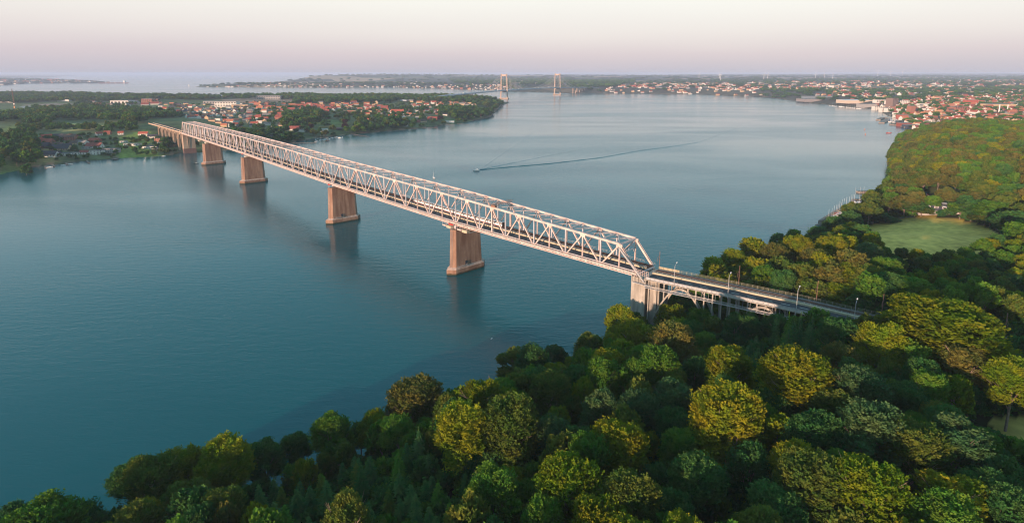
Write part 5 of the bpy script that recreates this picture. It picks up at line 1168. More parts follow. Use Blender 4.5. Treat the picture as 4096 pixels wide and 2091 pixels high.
for (x,y,z,rz,w,l,h,rf,wl,kd,wood,group,indiv) in TOWN:
    if indiv and ind<235:
        house(x,y,z,rz,w,l,h,rf,wl,kd,wood=wood,group=group); ind+=1
    else:
        mb=stuff if x>300 and y<3300 else stuff_far
        cs,sn=math.cos(rz),math.sin(rz)
        mb.box((x,y,z+h/2-1),(l,w,h+2),rz,6+wl); rh=w*.42 if kd=='gable' else .3
        P=lambda a,b,c:(x+a*cs-b*sn,y+a*sn+b*cs,z+c)
        if kd=='gable': mb.add([P(-l/2,-w/2-.3,h),P(l/2,-w/2-.3,h),P(l/2,0,h+rh),P(-l/2,0,h+rh),P(l/2,w/2+.3,h),P(-l/2,w/2+.3,h)],[(0,1,2,3),(3,2,4,5)],rf); mb.add([P(-l/2,-w/2,h),P(-l/2,w/2,h),P(-l/2,0,h+rh)],[(0,1,2)],6+wl); mb.add([P(l/2,-w/2,h),P(l/2,w/2,h),P(l/2,0,h+rh)],[(0,1,2)],6+wl)
        else: mb.add([P(-l/2,-w/2,h+.02),P(l/2,-w/2,h+.02),P(l/2,w/2,h+.02),P(-l/2,w/2,h+.02)],[(0,1,2,3)],rf)
o=stuff.build('town_houses',town_mats,None,(1200,1800,8)); tag(o,'hundreds of small red roofed houses of the harbour town on the right shore','houses',None,'stuff')
o=stuff_far.build('distant_houses',town_mats,None,(1000,5000,8)); tag(o,'thin rows of pale houses along the hazy far shore','houses',None,'stuff')
label_rows([h for h in HOUSES if 'village' in h['_wd']],lambda o,i,r:f"{o['_d']}, {i} from left, {r} lowest row, {o['_wd']}",8)
for wd in sorted(set(h['_wd'] for h in HOUSES)):
    if 'village' in wd: continue
    label_rows([h for h in HOUSES if h['_wd']==wd],lambda o,i,r:f"{o['_d']}, {i} from left, {r} lowest row, {o['_wd']}",10)
for h in HOUSES:
    for q in('_p','_d','_wd'): del h[q]
# single large buildings
def block(px,py,wpx,hpx,dep,mt,label,name='building',rz=0.1,win=None,z0=None,roofm=None):
    x,y,z=ground_at(px,py,0); D=math.hypot(x,y); L=wpx/FPX*D; Hh=hpx/FPX*D
    r=thing(name,(x,y,z),label,'building',None,rz,world=False); mb=MB(); mb.box((0,0,Hh/2-1),(L,dep,Hh+2)); mb.build('wall',mt,r)
    mb=MB(); mb.box((0,0,Hh+.2),(L+.6,dep+.6,.5)); mb.build('roof',roofm or ROOF[4],r)
    if win:
        nx,nz_=win
        for i in range(nx):
            for j in range(nz_):
                mb=MB(); mb.box((-L/2+(i+.5)*L/nx,-dep/2,(j+.55)*Hh/nz_),(L/nx*.6,.2,Hh/nz_*.45)); mb.build('window',M['glassd'],r)
    return r
WR=WALL[0]; BR=WALL[2]; GY=WALL[3]; YB=WALL[1]
block(492,418,56,13,40,WR,'white hall with a dark glass front behind the left forest',win=(5,1))
block(596,416,34,17,25,BR,'red brick block beside the white hall on the left',win=(6,4))
block(850,415,50,9,30,GY,'low grey hall at the foot of the rear forest above the bridge',win=(5,1))
block(910,426,74,17,30,WR,'long white office block with dark window bands above the bridge',win=(8,2))
block(964,430,56,10,20,YB,'low cream building in front of the white office block')
block(1080,398,84,13,40,GY,'wide grey brown building on the field rim behind the peninsula forest',win=(10,2))
block(260,406,34,6,20,WR,'small white hall in front of the left rear forest')
block(30,410,44,9,25,WR,'pale low warehouse at the left edge behind the mast')
block(420,398,44,5,20,GY,'low pale shed below the rear tree line on the left')
block(400,443,34,7,25,WR,'white shed amid trees left of the bridge end')
block(208,431,20,8,14,YB,'small brick house catching the sun on the left')
block(225,457,58,6,8,mat('red_goods_wagon',(0.30,0.10,0.06),.7,.2,1),'row of red goods wagons beside the left forest','goods_train')
for i,(px,w) in enumerate(((1385,16),(1407,16),(1425,16),(1443,16),(1462,16),(1480,14))): block(px,452,w,9,10,YB,f'{ORD[i]} from left of the stepped yellow row houses on the peninsula','row_house')
block(1070,448,40,6,20,YB,'yellow long house left in the red roofed suburb')
# town landmarks on the right
block(3566,428,24,29,25,mat('brown_tower_block_wall',(0.20,0.14,0.12),.85,.1,1),'tall brown tower block in the harbour town',name='tower_block',rz=.3,win=(4,8),roofm=ROOF[3])
block(3641,462,17,31,14,BR,'slim red brick silo tower by the harbour','silo',rz=.2)
block(3606,415,38,11,20,WR,'white flats right of the brown tower block',win=(6,3)); block(3548,420,12,14,12,WR,'narrow white flats left of the brown tower block',win=(2,4))
block(3507,440,28,12,14,WR,'white waterfront flats, leftmost of the three','waterfront_flats',win=(4,3)); block(3534,447,24,13,14,WR,'white waterfront flats, middle of the three','waterfront_flats',win=(3,3)); block(3553,448,20,13,14,WR,'white waterfront flats, rightmost of the three','waterfront_flats',win=(3,3))
block(3420,411,100,9,60,mat('cream_hall_wall',(0.55,0.45,0.36),.85,.1,1),'long cream hall with rounded end on the harbour quay','hall',roofm=M['white'])
block(3466,429,54,11,30,GY,'grey shed on the harbour quay right of the cream hall','shed'); block(3520,410,40,9,20,WR,'pale long flats behind the quay',win=(7,2))
block(3250,405,90,8,60,mat('grey_shipyard_roof',(0.24,0.22,0.22),.8,.1,1),'wide grey shipyard shed on the point','shed'); block(3290,392,130,6,50,mat('dull_blue_roof',(0.16,0.2,0.24),.7,.1,1),'long low blue grey industrial hall behind the shipyard','hall')
block(3700,427,44,10,20,WR,'white factory hall in the middle of the town'); block(3620,474,50,12,16,ROOF[0],'red waterfront warehouse under the silo'); block(3585,470,16,9,12,WR,'small white quay house left of the red warehouse')
block(3835,446,46,14,20,BR,'large red brick school with rows of windows in the town',win=(8,2),roofm=ROOF[3]); block(3880,420,34,16,20,ROOF[0],'big red roofed hall high in the town'); block(3990,432,76,12,40,YB,'wide yellow factory behind the white chimneys'); block(4060,468,60,10,30,YB,'cream institutional building near the right edge',win=(8,1))
block(3615,506,36,12,16,ROOF[1],'dark red boathouse at the foot of the forest headland','boathouse'); block(3640,510,40,9,16,mat('blue_black_roof',(0.05,0.06,0.09),.6,.1,1),'blue black boathouse shed beside the dark red one','boathouse')
block(2690,341,26,6,40,WR,'white frame building on the hill behind the far shore','building',win=(6,1)); block(2560,346,60,5,30,ROOF[0],'long red roofed farm above the far shore'); block(2810,338,28,4,30,WR,'low white hall on the far shore plain')
block(3323,353,12,9,25,WR,'pale silo block rising over the far side of the town','silo'); block(3314,353,8,6,25,WR,'smaller pale silo beside the silo block','silo')
def pole(px,py,ty,r0,mt,label,name,cat,n=6,red=False):
    x,y,z=ground_at(px,py,0); b=back(px,ty,0); D=math.hypot(x,y); h=0
    for _ in range(40):
        q=proj(x,y,z+h); 
        if q[1]<=ty: break
        h+=(q[1]-ty)/FPX*D*0.7+0.05
    r=thing(name,(x,y,z),label,cat); mb=MB(); mb.tube((x,y,z-1),(x,y,z+h),r0,r0*.7,n); mb.build('shaft',mt,r); return r,(x,y,z),h
pole(3995,450,419,1.6,M['white'],'white chimney, left one of the pair in the town','chimney','chimney'); pole(4028,449,420,1.6,M['white'],'white chimney, right one of the pair in the town','chimney','chimney')
pole(757+0,347,339,6,M['white'],'small white lighthouse at the tip of the far spit','lighthouse','lighthouse',8)
# radio mast
x,y,z=ground_at(62,452,0); h=2
for _ in range(60):
    q=proj(x,y,z+h)
    if q[1]<=306: break
    h+=1
r=thing('radio_mast',(x,y,z),'slim dark lattice radio mast rising above the trees at the far left','mast')
mb=MB()
for i in range(3):
    a_=i*2.1; mb.beam((x+.9*math.cos(a_),y+.9*math.sin(a_),z),(x+.7*math.cos(a_),y+.7*math.sin(a_),z+h),.35)
for k in range(int(h/3)): mb.beam((x-.9,y,z+k*3),(x+.9,y,z+k*3+3),.18); mb.beam((x+.9,y,z+k*3),(x-.9,y,z+k*3+3),.18)
mb.build('lattice',M['rust'],r); mb=MB(); mb.box((x,y,z+h*0.24),(2.6,2.2,4)); mb.build('antenna_housing',mat('orange_panel',(0.6,0.25,0.08),.6,.1,1),r); mb=MB(); mb.box((x,y,z+h*0.37),(2.0,2.0,2)); mb.build('antenna_housing',M['galv'],r)
# wind turbines
for i,(px,py) in enumerate(((2795,324),(2877,323),(2881,328),(3054,327),(3069,325),(3261,321),(3296,321),(3330,320),(3559,315),(3509,314),(3607,313))):
    b=back(px,py,25); x,y=b[0],b[1]; z=H1(x,y); D=math.hypot(x,y); h=max(60,17/FPX*D)
    r=thing('wind_turbine',(x,y,z),f'white wind turbine on the horizon plain, {ORD[i]} from the left','wind turbine','wind turbines on the far plain')
    mb=MB(); mb.tube((x,y,z),(x,y,z+h),2.2,1.2,6); mb.build('tower',M['white'],r)
    mb=MB(); ph=random.uniform(0,2)
    mb=MB(); mb.box((x,y,z+h),(2.5,5,2.5)); mb.build('nacelle',M['white'],r)
    for k in range(3): a_=ph+k*2.094; mb=MB(); mb.beam((x,y-3,z+h),(x+h*.45*math.cos(a_),y-3,z+h+h*.45*math.sin(a_)),1.6,1.0); mb.build('blade',M['white'],r)

# ------------------------------------------------------------ the suspension bridge far off
T1=v2(back(2016,396.5)); T2=v2(back(2229,380)); ad=T2-T1; LL=np.hypot(*ad); ad/=LL; an=np.array([ad[1],-ad[0]]); 
sb=thing('suspension_bridge',(T1[0],T1[1],0),'distant suspension bridge with two tall concrete towers and thin cables','bridge')
wpx=26; half=9.5*1.6
def tower(c,HT,ztop):
    mb=MB()
    for s_ in(-1,1):
        p0=c+an*s_*half*1.13; p1=c+an*s_*half*0.92; mb.prism([tuple(p0+np.array(q)) for q in((-3,-3.2),(3,-3.2),(3,3.2),(-3,3.2))],2,HT,[tuple(p1+np.array(q)) for q in((-2.2,-2.4),(2.2,-2.4),(2.2,2.4),(-2.2,2.4))])
    mb.build('tower_leg',M['tower'],sb)
    for z0,z1 in((HT-11,HT-3),(30,36)): mb=MB(); mb.beam((*(c-an*half*.95),(z0+z1)/2),(*(c+an*half*.95),(z0+z1)/2),3,z1-z0); mb.build('cross_beam',M['tower'],sb)
    mb=MB(); mb.beam((*(c-an*half*1.5),2.0),(*(c+an*half*1.5),2.0),11,6); mb.build('tower_base',M['tower'],sb)
tower(T1,112,112); tower(T2,113.5,113.5)
ZB=38.0
def deckz(s): return ZB+1.5-((s-LL/2)/LL)**2*6
A0=T1-ad*230; A1=T2+ad*230
S0=v2(back(1782,389,0)); 
s_lo=-1000; s_hi=LL+560
mb=MB(); ss=np.arange(-700,LL+600,30)
for a_,b_ in zip(ss[:-1],ss[1:]): mb.beam((*(T1+ad*a_),deckz(a_)-(0 if a_<LL else 0)),(*(T1+ad*b_),deckz(b_)),27,4.2)
mb.build('deck',mat('blue_grey_deck',(0.30,0.34,0.38),.6,.1,.1),sb)
for s_ in(-1,1):
    mb=MB(); pts=[]
    for q in np.linspace(0,1,25): pts.append((q*LL,deckz(q*LL)+3+(110-ZB-3)*(2*q-1)**2))
    pts=[(-240,deckz(-240))]+[(-240+240*k/6,deckz(-240)*(1-k/6)+110*(k/6)-14*math.sin(math.pi*k/6)) for k in range(1,6)]+pts+[(LL+240*k/6,110*(1-k/6)+deckz(LL+240)*(k/6)-14*math.sin(math.pi*k/6)) for k in range(1,7)]
    for (a_,za),(b_,zb_) in zip(pts[:-1],pts[1:]): mb.beam((*(T1+ad*a_+an*s_*half*.9),za),(*(T1+ad*b_+an*s_*half*.9),zb_),1.0,1.0)
    mb.build('main_cable',M['cable'],sb)
    mb=MB()
    for (a_,za) in pts:
        for k in (0,.5):
            mb.beam((*(T1+ad*(a_+k*24)+an*s_*half*.9),deckz(a_)),(*(T1+ad*(a_+k*24)+an*s_*half*.9),za),0.35,0.35)
    mb.build('hanger_cable',M['cable'],sb)['kind']='stuff'
for s_ in (-250,-320,-390,-460,-530,-600,-670,LL+232,LL+290,LL+330,LL+370,LL+410,LL+450,LL+490,LL+530,LL+570):
    c=T1+ad*s_; mb=MB()
    for q in(-1,1): p=c+an*q*8; mb.box((p[0],p[1],deckz(s_)/2-1),(5 if abs(s_+320)<5 else 3,5 if s_<-200 else 4,deckz(s_)-1),0.5)
    mb.build('approach_pier',M['tower'],sb)
for i,(s_,t) in enumerate(((60,-5),(90,-5),(300,5),(340,5),(480,-5),(150,-5),(-330,4))):
    c=T1+ad*s_+an*t; r=thing('lorry',(c[0],c[1],deckz(s_)+1.6),f'tiny pale lorry on the suspension bridge deck, {ORD[i]} in driving order','lorry','lorries on the suspension bridge',math.atan2(ad[1],ad[0]),world=False)
    mb=MB(); mb.box((0,0,2.4),(12,2.6,3.2)); mb.build('trailer',M['white'],r); mb=MB(); mb.box((7.4,0,1.9),(2.2,2.4,2.8)); mb.build('cab',cdark,r)

# ------------------------------------------------------------ boats
def hull(mb,L,B,Hh,z0=0,mi=0):
    n=7; lo=[];hi=[]
    for i in range(n):
        u=i/(n-1); w=B/2*(0.72+0.28*math.sin(math.pi*min(1,u*1.1)))*(1-max(0,u-.55)**1.6/0.45**1.6*0.98); x=-L/2+L*u
        lo.append((x*0.94,w*.7)); hi.append((x,w))
    pl=lo+[(x,-y) for x,y in lo[::-1]]; ph=hi+[(x,-y) for x,y in hi[::-1]]; mb.prism(pl,z0-.3,z0+Hh,ph,mi=mi); return mb
def sailboat(x,y,rz,L,label,group=None,sail=False,hc=None,cover=None,name='sailboat',mastless=False):
    r=thing(name,(x,y,0),label,'sailboat' if not mastless else 'motorboat',group,rz,world=False)
    hull(MB(),L,L*.31,L*.11).build('hull',hc or M['white'],r)
    mb=MB(); mb.prism([(-L*.12,-L*.08),(L*.2,-L*.06),(L*.2,L*.06),(-L*.12,L*.08)],L*.11,L*.165); mb.build('cabin',M['white'],r)
    if not mastless:
        mb=MB(); mb.tube((L*.08,0,.5),(L*.08,0,L*1.35),.09,.06,5); mb.build('mast',M['galv'],r)
        mb=MB(); mb.beam((L*.08,0,L*.24),(-L*.34,0,L*.22),.22,.28); mb.build('boom_cover',cover or M['hullb'],r)
    if sail:
        for nm,pts in (('mainsail',[(L*.06,0.02,L*.26),(-L*.36,0.5,L*.26),(-L*.1,.35,L*.8),(L*.06,0.02,L*1.3)]),('jib',[(L*.46,0,L*.16),(L*.1,.5,L*.2),(L*.09,.05,L*1.1)])):
            mb=MB(); k=len(pts); mb.add(pts+[(a_,b_+.05,c_) for a_,b_,c_ in pts],[tuple(range(k)),tuple(range(2*k-1,k-1,-1))]+[(i,(i+1)%k,k+(i+1)%k,k+i) for i in range(k)]); mb.build(nm,M['white'],r)
    return r
x,y=P2(1735,712); sailboat(x,y,1.9,7.6,'sailboat with white sails up beyond the middle of the bridge',sail=True)
x,y=P2(1905,684); r=thing('motor_yacht',(x,y,0),'white motor yacht towing a long wake across the strait','boat',None,math.pi+.1,world=False)
L=14; r.scale=(.62,.62,.62); hull(MB(),L,4.2,1.8).build('hull',M['white'],r); mb=MB(); mb.prism([(-5,-1.7),(3,-1.5),(3,1.5),(-5,1.7)],1.8,2.5); mb.build('deck_house',M['white'],r); mb=MB(); mb.prism([(-4,-1.6),(1.8,-1.4),(1.8,1.4),(-4,1.6)],2.5,3.8,[(-3.6,-1.4),(1,-1.2),(1,1.2),(-3.6,1.4)]); mb.build('wheelhouse',M['white'],r); mb=MB(); mb.box((-2,0,4.6),(.2,.2,1.6)); mb.build('mast',M['white'],r)
x,y=P2(785,655); sailboat(x,y,.3,6,'small black open boat by the second pier from the far shore',mastless=True,hc=M['black'],name='motorboat')
x,y=P2(1967,1354); sailboat(x,y,1.2,1.6,'tiny white dinghy drifting alone below the bridge',mastless=True,name='dinghy')
x,y=P2(3556,533); sailboat(x,y,.1,11,'small red trawler off the harbour town',mastless=True,hc=M['red'],name='fishing_boat')
x,y=P2(3480,427.5); sailboat(x,y,.3,12,'white yacht anchored off the town quay')
for i,(px,py) in enumerate(((3459,519),(3461,539))):
    x,y=P2(px,py); mb=MB(); mb.tube((x,y,-.5),(x,y,2.5),.9,.4,8); ob=mb.build('buoy',mat('orange_buoy',(.6,.18,.06),.5,.1,1),None,(x,y,0)); tag(ob,f"orange buoy off the forest headland, {'farther' if i==0 else 'nearer'} one",'buoy','orange buoys')
# left shore jetties and boats
def jetty(p0,p1,w,label,zt=0.8,name='jetty',mt=None,step=4):
    a_=np.array(P2(*p0)); b_=np.array(P2(*p1)); r=thing(name,(a_[0],a_[1],0),label,'jetty'); mb=MB(); mb.beam((*a_,zt),(*b_,zt),w,.25); mb.build('deck',mt or M['wood'],r)
    n_=max(2,int(np.hypot(*(b_-a_))/step)); d=(b_-a_)/np.hypot(*(b_-a_)); nn=np.array([d[1],-d[0]])
    for k in range(n_+1):
        for s_ in(-1,1):
            p=a_+(b_-a_)*k/n_+nn*s_*w*.45; mb=MB(); mb.tube((*p,-1.5),(*p,zt+.5),.12,.12,5); mb.build('post',M['wood'],r)
jetty((209,659),(216,669),2.2,'short wooden jetty, leftmost on the left shore'); jetty((261,650),(270,662),2,'short wooden jetty, middle one on the left shore'); jetty((346,643),(356,654),2,'short wooden jetty below the white village houses'); jetty((181,667),(183,677),1.5,'narrow landing stage at the left of the left shore'); jetty((455,636),(466,640),4,'dark landing platform near the green lawn')
for i,(px,py,L,rz,mt,t) in enumerate(((199,670,7,.2,0,'white motorboat left of the leftmost jetty'),(254,662,6,.2,0,'white motorboat left of the middle jetty'),(281,658,7,.1,0,'pinkish white motorboat right of the middle jetty'),(655,625,5,.5,0,'white dinghy pulled up at the grass left of the shore pier'))):
    x,y=P2(px,py); sailboat(x,y,rz,L,t,mastless=True,name='motorboat')
jetty((1390,536),(1475,548),2.0,'long wooden jetty with angled head off the peninsula',step=8); jetty((1184,574),(1262,573),2.2,'wooden jetty just behind the truss at the peninsula shore',step=6)
jetty((1680,512),(1745,512),1.6,'thin jetty off the right part of the peninsula, left one',step=10); jetty((1785,500),(1820,502),1.6,'thin jetty off the right part of the peninsula, middle one',step=10); jetty((1830,497),(1876,500),1.6,'thin jetty off the right part of the peninsula, right one',step=10)
HB=[(1262,558,1),(1268,565,1),(1282,560,1),(1295,559,1),(1302,556,0),(1310,561,2),(1318,556,0),(1328,552,0),(1346,549,0),(1358,550,0),(1370,549,0),(1296,563,3),(1218,554,0),(1240,551,0)]
for i,(px,py,k) in enumerate(HB):
    x,y=P2(px,py+1.5); sailboat(x,y,random.uniform(0,3),random.uniform(6,8),f"{['white','pale','orange','tan'][k]} boat in the small peninsula harbour, {ordn(i)} in the count from shore",'boats in the small peninsula harbour',mastless=k!=1,name='harbour_boat',hc=[M['white'],M['white'],MATS['orange_buoy'],M['tan']][k])
# tanker at the far left spit
x,y=P2(455,334); D=math.hypot(x,y); L=100/FPX*D; r=thing('tanker_ship',(x,y,0),'long dark red tanker lying at the hazy far left spit','ship',None,0,world=False)
hull(MB(),L,30,9).build('hull',mat('dark_red_hull',(.12,.05,.05),.7,.1,.1),r); mb=MB(); mb.box((L*.36,0,20),(16,24,22)); mb.build('bridge_house',M['white'],r)
for k in range(3): mb=MB(); mb.box((-L*.25+k*L*.15,0,12),(8,14,6)); mb.build('deck_tank',M['white'],r)
# marina with stone breakwater
def wallstrip(pts,w,h,name,label,mt,cat='breakwater'):
    P_=[np.array(P2(*p)) for p in pts]; r=thing(name,(P_[0][0],P_[0][1],0),label,cat)
    for a_,b_ in zip(P_[:-1],P_[1:]):
        mb=MB(); mb.beam((*a_,h/2-.75),(*b_,h/2-.75),w,h+1.5); mb.build('wall_section',mt,r)
    return r
bw=wallstrip(((3278,893),(3340,855),(3400,822),(3412,806),(3428,805)),2.2,2.2,'breakwater','long dark stone breakwater sheltering the marina',M['stone'])
p=P2(3292,900); 
def rockpile(p,R,label):
    r=thing('rock_mound',(p[0],p[1],0),label,'breakwater')
    for k in range(26):
        a_=random.uniform(0,6.28); q=random.uniform(0,1)**.5*R; s_=random.uniform(.8,1.6); x=p[0]+q*math.cos(a_)*1.5; y=p[1]+q*math.sin(a_)*.8; mb=MB(); z=1.3*(1-(q/R)**2)
        mb.prism([(x+s_*math.cos(b_+a_)*.8,y+s_*math.sin(b_+a_)*.7) for b_ in(0,1.2,2.3,3.4,4.4,5.4)],z-1.5,z+.3,[(x+s_*.5*math.cos(b_+a_)*.9,y+s_*.5*math.sin(b_+a_)) for b_ in(0,1.2,2.3,3.4,4.4,5.4)]); mb.build('stone',M['stone'],r)
rockpile(P2(3292,900),3.6,'rounded stone head at the near end of the breakwater'); rockpile(P2(3337,908),3.2,'separate stone mound across the marina entrance')
rockpile(P2(3352,915),2.2,'stone spit linking the entrance mound with the shore')
pier_=wallstrip(((3432,772),(3470,770),(3518,779)),5,1.6,'stone_pier','old stone pier beyond the marina with a pointed end',M['stone'],'pier')
MAR=[(3300,886,.1),(3312,884,.1),(3320,878,.1),(3330,872,.1),(3336,866,.1),(3342,862,.1),(3350,858,.1),(3352,853,.1),(3360,848,.1),(3370,842,.1),(3382,836,.1),(3390,832,.1),(3396,826,.1),(3402,823,.1)]
MW=['white sailboat','cream sailboat with a pink cover','white sailboat with a blue cover','blue covered sailboat','white sloop','red brown sailboat']
for i,(px,py,rz) in enumerate(MAR):
    x,y=P2(px+8,py+1); k=i%6 if i<12 else 5; sailboat(x,y,-.45+random.uniform(-.1,.1),random.uniform(7.5,9.5),f"{MW[k]} moored along the breakwater, {ordn(i)} from its near end",'sailboats along the breakwater',cover=[M['hullb'],M['tan'],M['hullb'],M['hullb'],M['white'],M['red']][k],hc=M['red'] if k==5 else M['white'])
for i,(px,py) in enumerate(((3418,813),(3437,814),(3451,812))): x,y=P2(px,py); sailboat(x,y,1.35,11,f"larger sailboat moored stern to at the marina quay, {ORD[i]} from the left",'larger sailboats at the marina quay')
wallstrip(((3425,802),(3480,804)),3,1.4,'quay','short stone quay with berths at the marina head',M['stone'],'quay')
# harbour of the town: moles, masts
wallstrip(((3513,482),(3530,474),(3545,474)),10,2.5,'mole','dark harbour mole off the town, left one',M['stone'],'pier'); wallstrip(((3526,494),(3545,486),(3553,478)),12,2.5,'mole','dark harbour mole off the town, middle one',M['stone'],'pier'); wallstrip(((3562,500),(3600,504),(3625,512)),8,2.5,'mole','harbour mole off the town, nearest to the forest headland',M['stone'],'pier')
for i in range(34):
    if i<20: px,py=3555+random.uniform(0,60),480+random.uniform(-4,14)
    else: px,py=3320+(i-20)*9+random.uniform(-3,3),424+(i-20)*.9
    x,y=P2(px,py); sailboat(x,y,random.uniform(0,3),random.uniform(9,13),f"pale moored yacht in the town {'basin' if i<20 else 'marina'}, {ordn(i if i<20 else i-20)} of its rank",'yachts moored at the town',name='yacht')
# flagpoles, club house, fence posts round the meadow
fl1,b1,h1=pole(3701,806,772,.12,M['white'],'white flagpole flying a red and white flag beside the dark roofed clubhouse','flagpole','flagpole'); x,y,z=b1
mb=MB(); k=[(0,0,0),(1.2,.2,-.9),(2.2,0,-1.6),(2.1,0,-3.2),(1.1,.2,-2.7),(0,0,-1.8)]; mb.add([(x+a_*1.1,y+b_,z+h1+c_) for a_,b_,c_ in k],[(0,1,4,5),(1,2,3,4)]); mb.build('flag',M['red'],fl1); mb=MB(); mb.add([(x+a_*1.1,y+b_-.03,z+h1+c_) for a_,b_,c_ in((0,0,-.75),(1.2,.2,-1.6),(2.2,0,-2.25),(2.2,0,-2.6),(1.2,.2,-2.0),(0,0,-1.1))],[(0,1,4,5),(1,2,3,4)]); mb.build('flag_cross',M['white'],fl1)
pole(3694,798,770,.12,M['white'],'bare pale flagpole left of the flag','flagpole','flagpole')
fl2,b2,h2=pole(3551,774,757,.12,M['white'],'small white pennant pole by the shore path','flagpole','flagpole'); x,y,z=b2; mb=MB(); mb.add([(x,y,z+h2),(x+1.6,y,z+h2-.6),(x,y,z+h2-1.4),(x,y+.05,z+h2),(x+1.6,y+.05,z+h2-.6),(x,y+.05,z+h2-1.4)],[(0,1,2),(5,4,3),(0,3,4,1),(1,4,5,2)]); mb.build('pennant',M['white'],fl2)
x,y,z=ground_at(3755,838,2.2,8); D=math.hypot(x,y); club=thing('clubhouse',(x,y,z),'low blue black roofed clubhouse with rows of white dormers behind the round meadow','building',None,-.42,world=False)
L=118/FPX*D; W_=12.0; hh=2.8; mb=MB(); mb.box((0,0,hh/2-1),(L,W_,hh+2)); mb.build('wall',WALL[3],club)
mb=MB(); vs=[(-L/2-.6,-W_/2-.8,hh-.2),(L/2+.6,-W_/2-.8,hh-.2),(L/2+.6,W_/2+.8,hh-.2),(-L/2-.6,W_/2+.8,hh-.2),(-L/2+2,0,hh+4.2),(L/2-4,0,hh+4.2)]; mb.add(vs,[(3,2,1,0),(0,1,5,4),(1,2,5),(2,3,4,5),(3,0,4)]); rf=mb.build('roof',M['roofblue'],club)
for i in range(4):
    xx=-L*.28+i*L*.18; mb=MB(); mb.box((xx,-W_*.30,hh+1.9),(2.3,2.8,1.5)); mb.build('dormer',M['white'],club); mb=MB(); mb.box((xx,-W_*.30-1.42,hh+1.8),(1.7,.06,1.0)); mb.build('dormer_window',M['glassd'],club)
    mb=MB(); mb.add([(xx-1.4,-W_*.30-1.6,hh+2.6),(xx+1.4,-W_*.30-1.6,hh+2.6),(xx+1.4,-W_*.3+2.2,hh+2.9),(xx-1.4,-W_*.3+2.2,hh+2.9),(xx,-W_*.30-1.6,hh+3.1),(xx,-W_*.3+2.2,hh+3.2)],[(0,4,5,3),(4,1,2,5),(0,1,4)]); mb.build('dormer_roof',mat('pale_zinc_roof',(.36,.42,.46),.5,.1,1),club)
    mb=MB(); mb.box((xx+1,1.3,hh+4.1),(3.2,2.0,1.0)); mb.build('ridge_skylight',MATS['pale_zinc_roof'],club)
x,y,z=ground_at(3622,765,3,6); 
house(x,y,z,1.3,8,14,3,2,0,'gable',name='cottage',detail=False,label='small dark roofed cottage half hidden behind the shore grove',group=None)
def fence(pts,label,zz,step,group='fences round the round meadow'):
    P_=[]; 
    for a_,b_ in zip(pts[:-1],pts[1:]):
        a3=np.array(ground_at(*a_,0,zz)[:2]); b3=np.array(ground_at(*b_,0,zz)[:2]); n_=max(1,int(np.hypot(*(b3-a3))/step))
        for k in range(n_): P_.append(a3+(b3-a3)*k/n_)
    r=None
    for i,p in enumerate(P_):
        z=H1(*p)
        if r is None: r=thing('fence',(p[0],p[1],z),label,'fence',group); 
        mb=MB(); mb.beam((*p,z-.3),(*p,z+1.4),.18,.18); mb.build('post',M['wood'],r)
    mb=MB()
    for p,q in zip(P_[:-1],P_[1:]):
        for h_ in(.6,1.15): mb.beam((*p,H1(*p)+h_),(*q,H1(*q)+h_),.06,.06)
    mb.build('wire',M['galv'],r)
fence(((3398,938),(3440,910),(3490,892)),'wooden post fence at the left rim of the round meadow',20,2.2)
fence(((3575,880),(3630,872),(3685,868)),'white topped post fence along the top rim of the round meadow',23,3)
fence(((3835,868),(3890,880),(3960,905),(4020,935)),'post fence at the right rim of the round meadow',22,3)
# a relay cabinet and a road sign by the line at the right edge
b=back(3992,1357,31); mb=MB(); mb.box((b[0],b[1],31.4),(.9,.6,1.5)); ob=mb.build('relay_cabinet',mat('pale_green_cabinet',(.5,.55,.4),.6,.1,1),None,(b[0],b[1],30.6)); tag(ob,'pale green relay cabinet between the tracks at the right edge','cabinet')
# wake of the motor yacht: low ridges of water
def wake(pts,w,h,name,label):
    P_=np.array([P2(*p) for p in pts]); P_,q=resample(P_,8); n_=len(P_); t=np.gradient(P_,axis=0); t/=np.linalg.norm(t,axis=1)[:,None]; nn=np.stack([t[:,1],-t[:,0]],1)
    wid=w*(0.4+1.2*np.linspace(0,1,n_)); hh=h*(1-0.75*np.linspace(0,1,n_)); V=[];F=[]
    prof=((-1.0,0),(-.6,.4),(-.3,1),(0,.1),(.3,.9),(.6,.35),(1,0))
    for i in range(n_):
        for a_,b_ in prof: V.append((P_[i,0]+nn[i,0]*a_*wid[i],P_[i,1]+nn[i,1]*a_*wid[i],0.012+b_*hh[i]*(0.8+.2*math.sin(i*1.7))))
    m=len(prof)
    for i in range(n_-1):
        for j in range(m-1): F.append((i*m+j,i*m+j+1,(i+1)*m+j+1,(i+1)*m+j))
    mb=MB(); mb.add(V,F); o=mb.build(name,WATER,None,(P_[0,0],P_[0,1],0),smooth=True); tag(o,label,'wake',None,'stuff')
wake(((1915,681),(2000,672),(2200,655),(2400,632),(2560,603),(2700,585),(2790,570),(2860,545),(2920,522),(2990,500),(3010,470)),3.2,.6,'boat_wake','long dark wake line stretching from the motor yacht towards the town')
for k,(e,lab) in enumerate((((2160,510),'upper diverging bow wave of the motor yacht'),((2450,570),'lower diverging bow wave of the motor yacht'))):
    wake(((1915,680),((1915+e[0])/2,(680+e[1])/2),e),3.0,.32,'bow_wave',lab)
finish_labels()
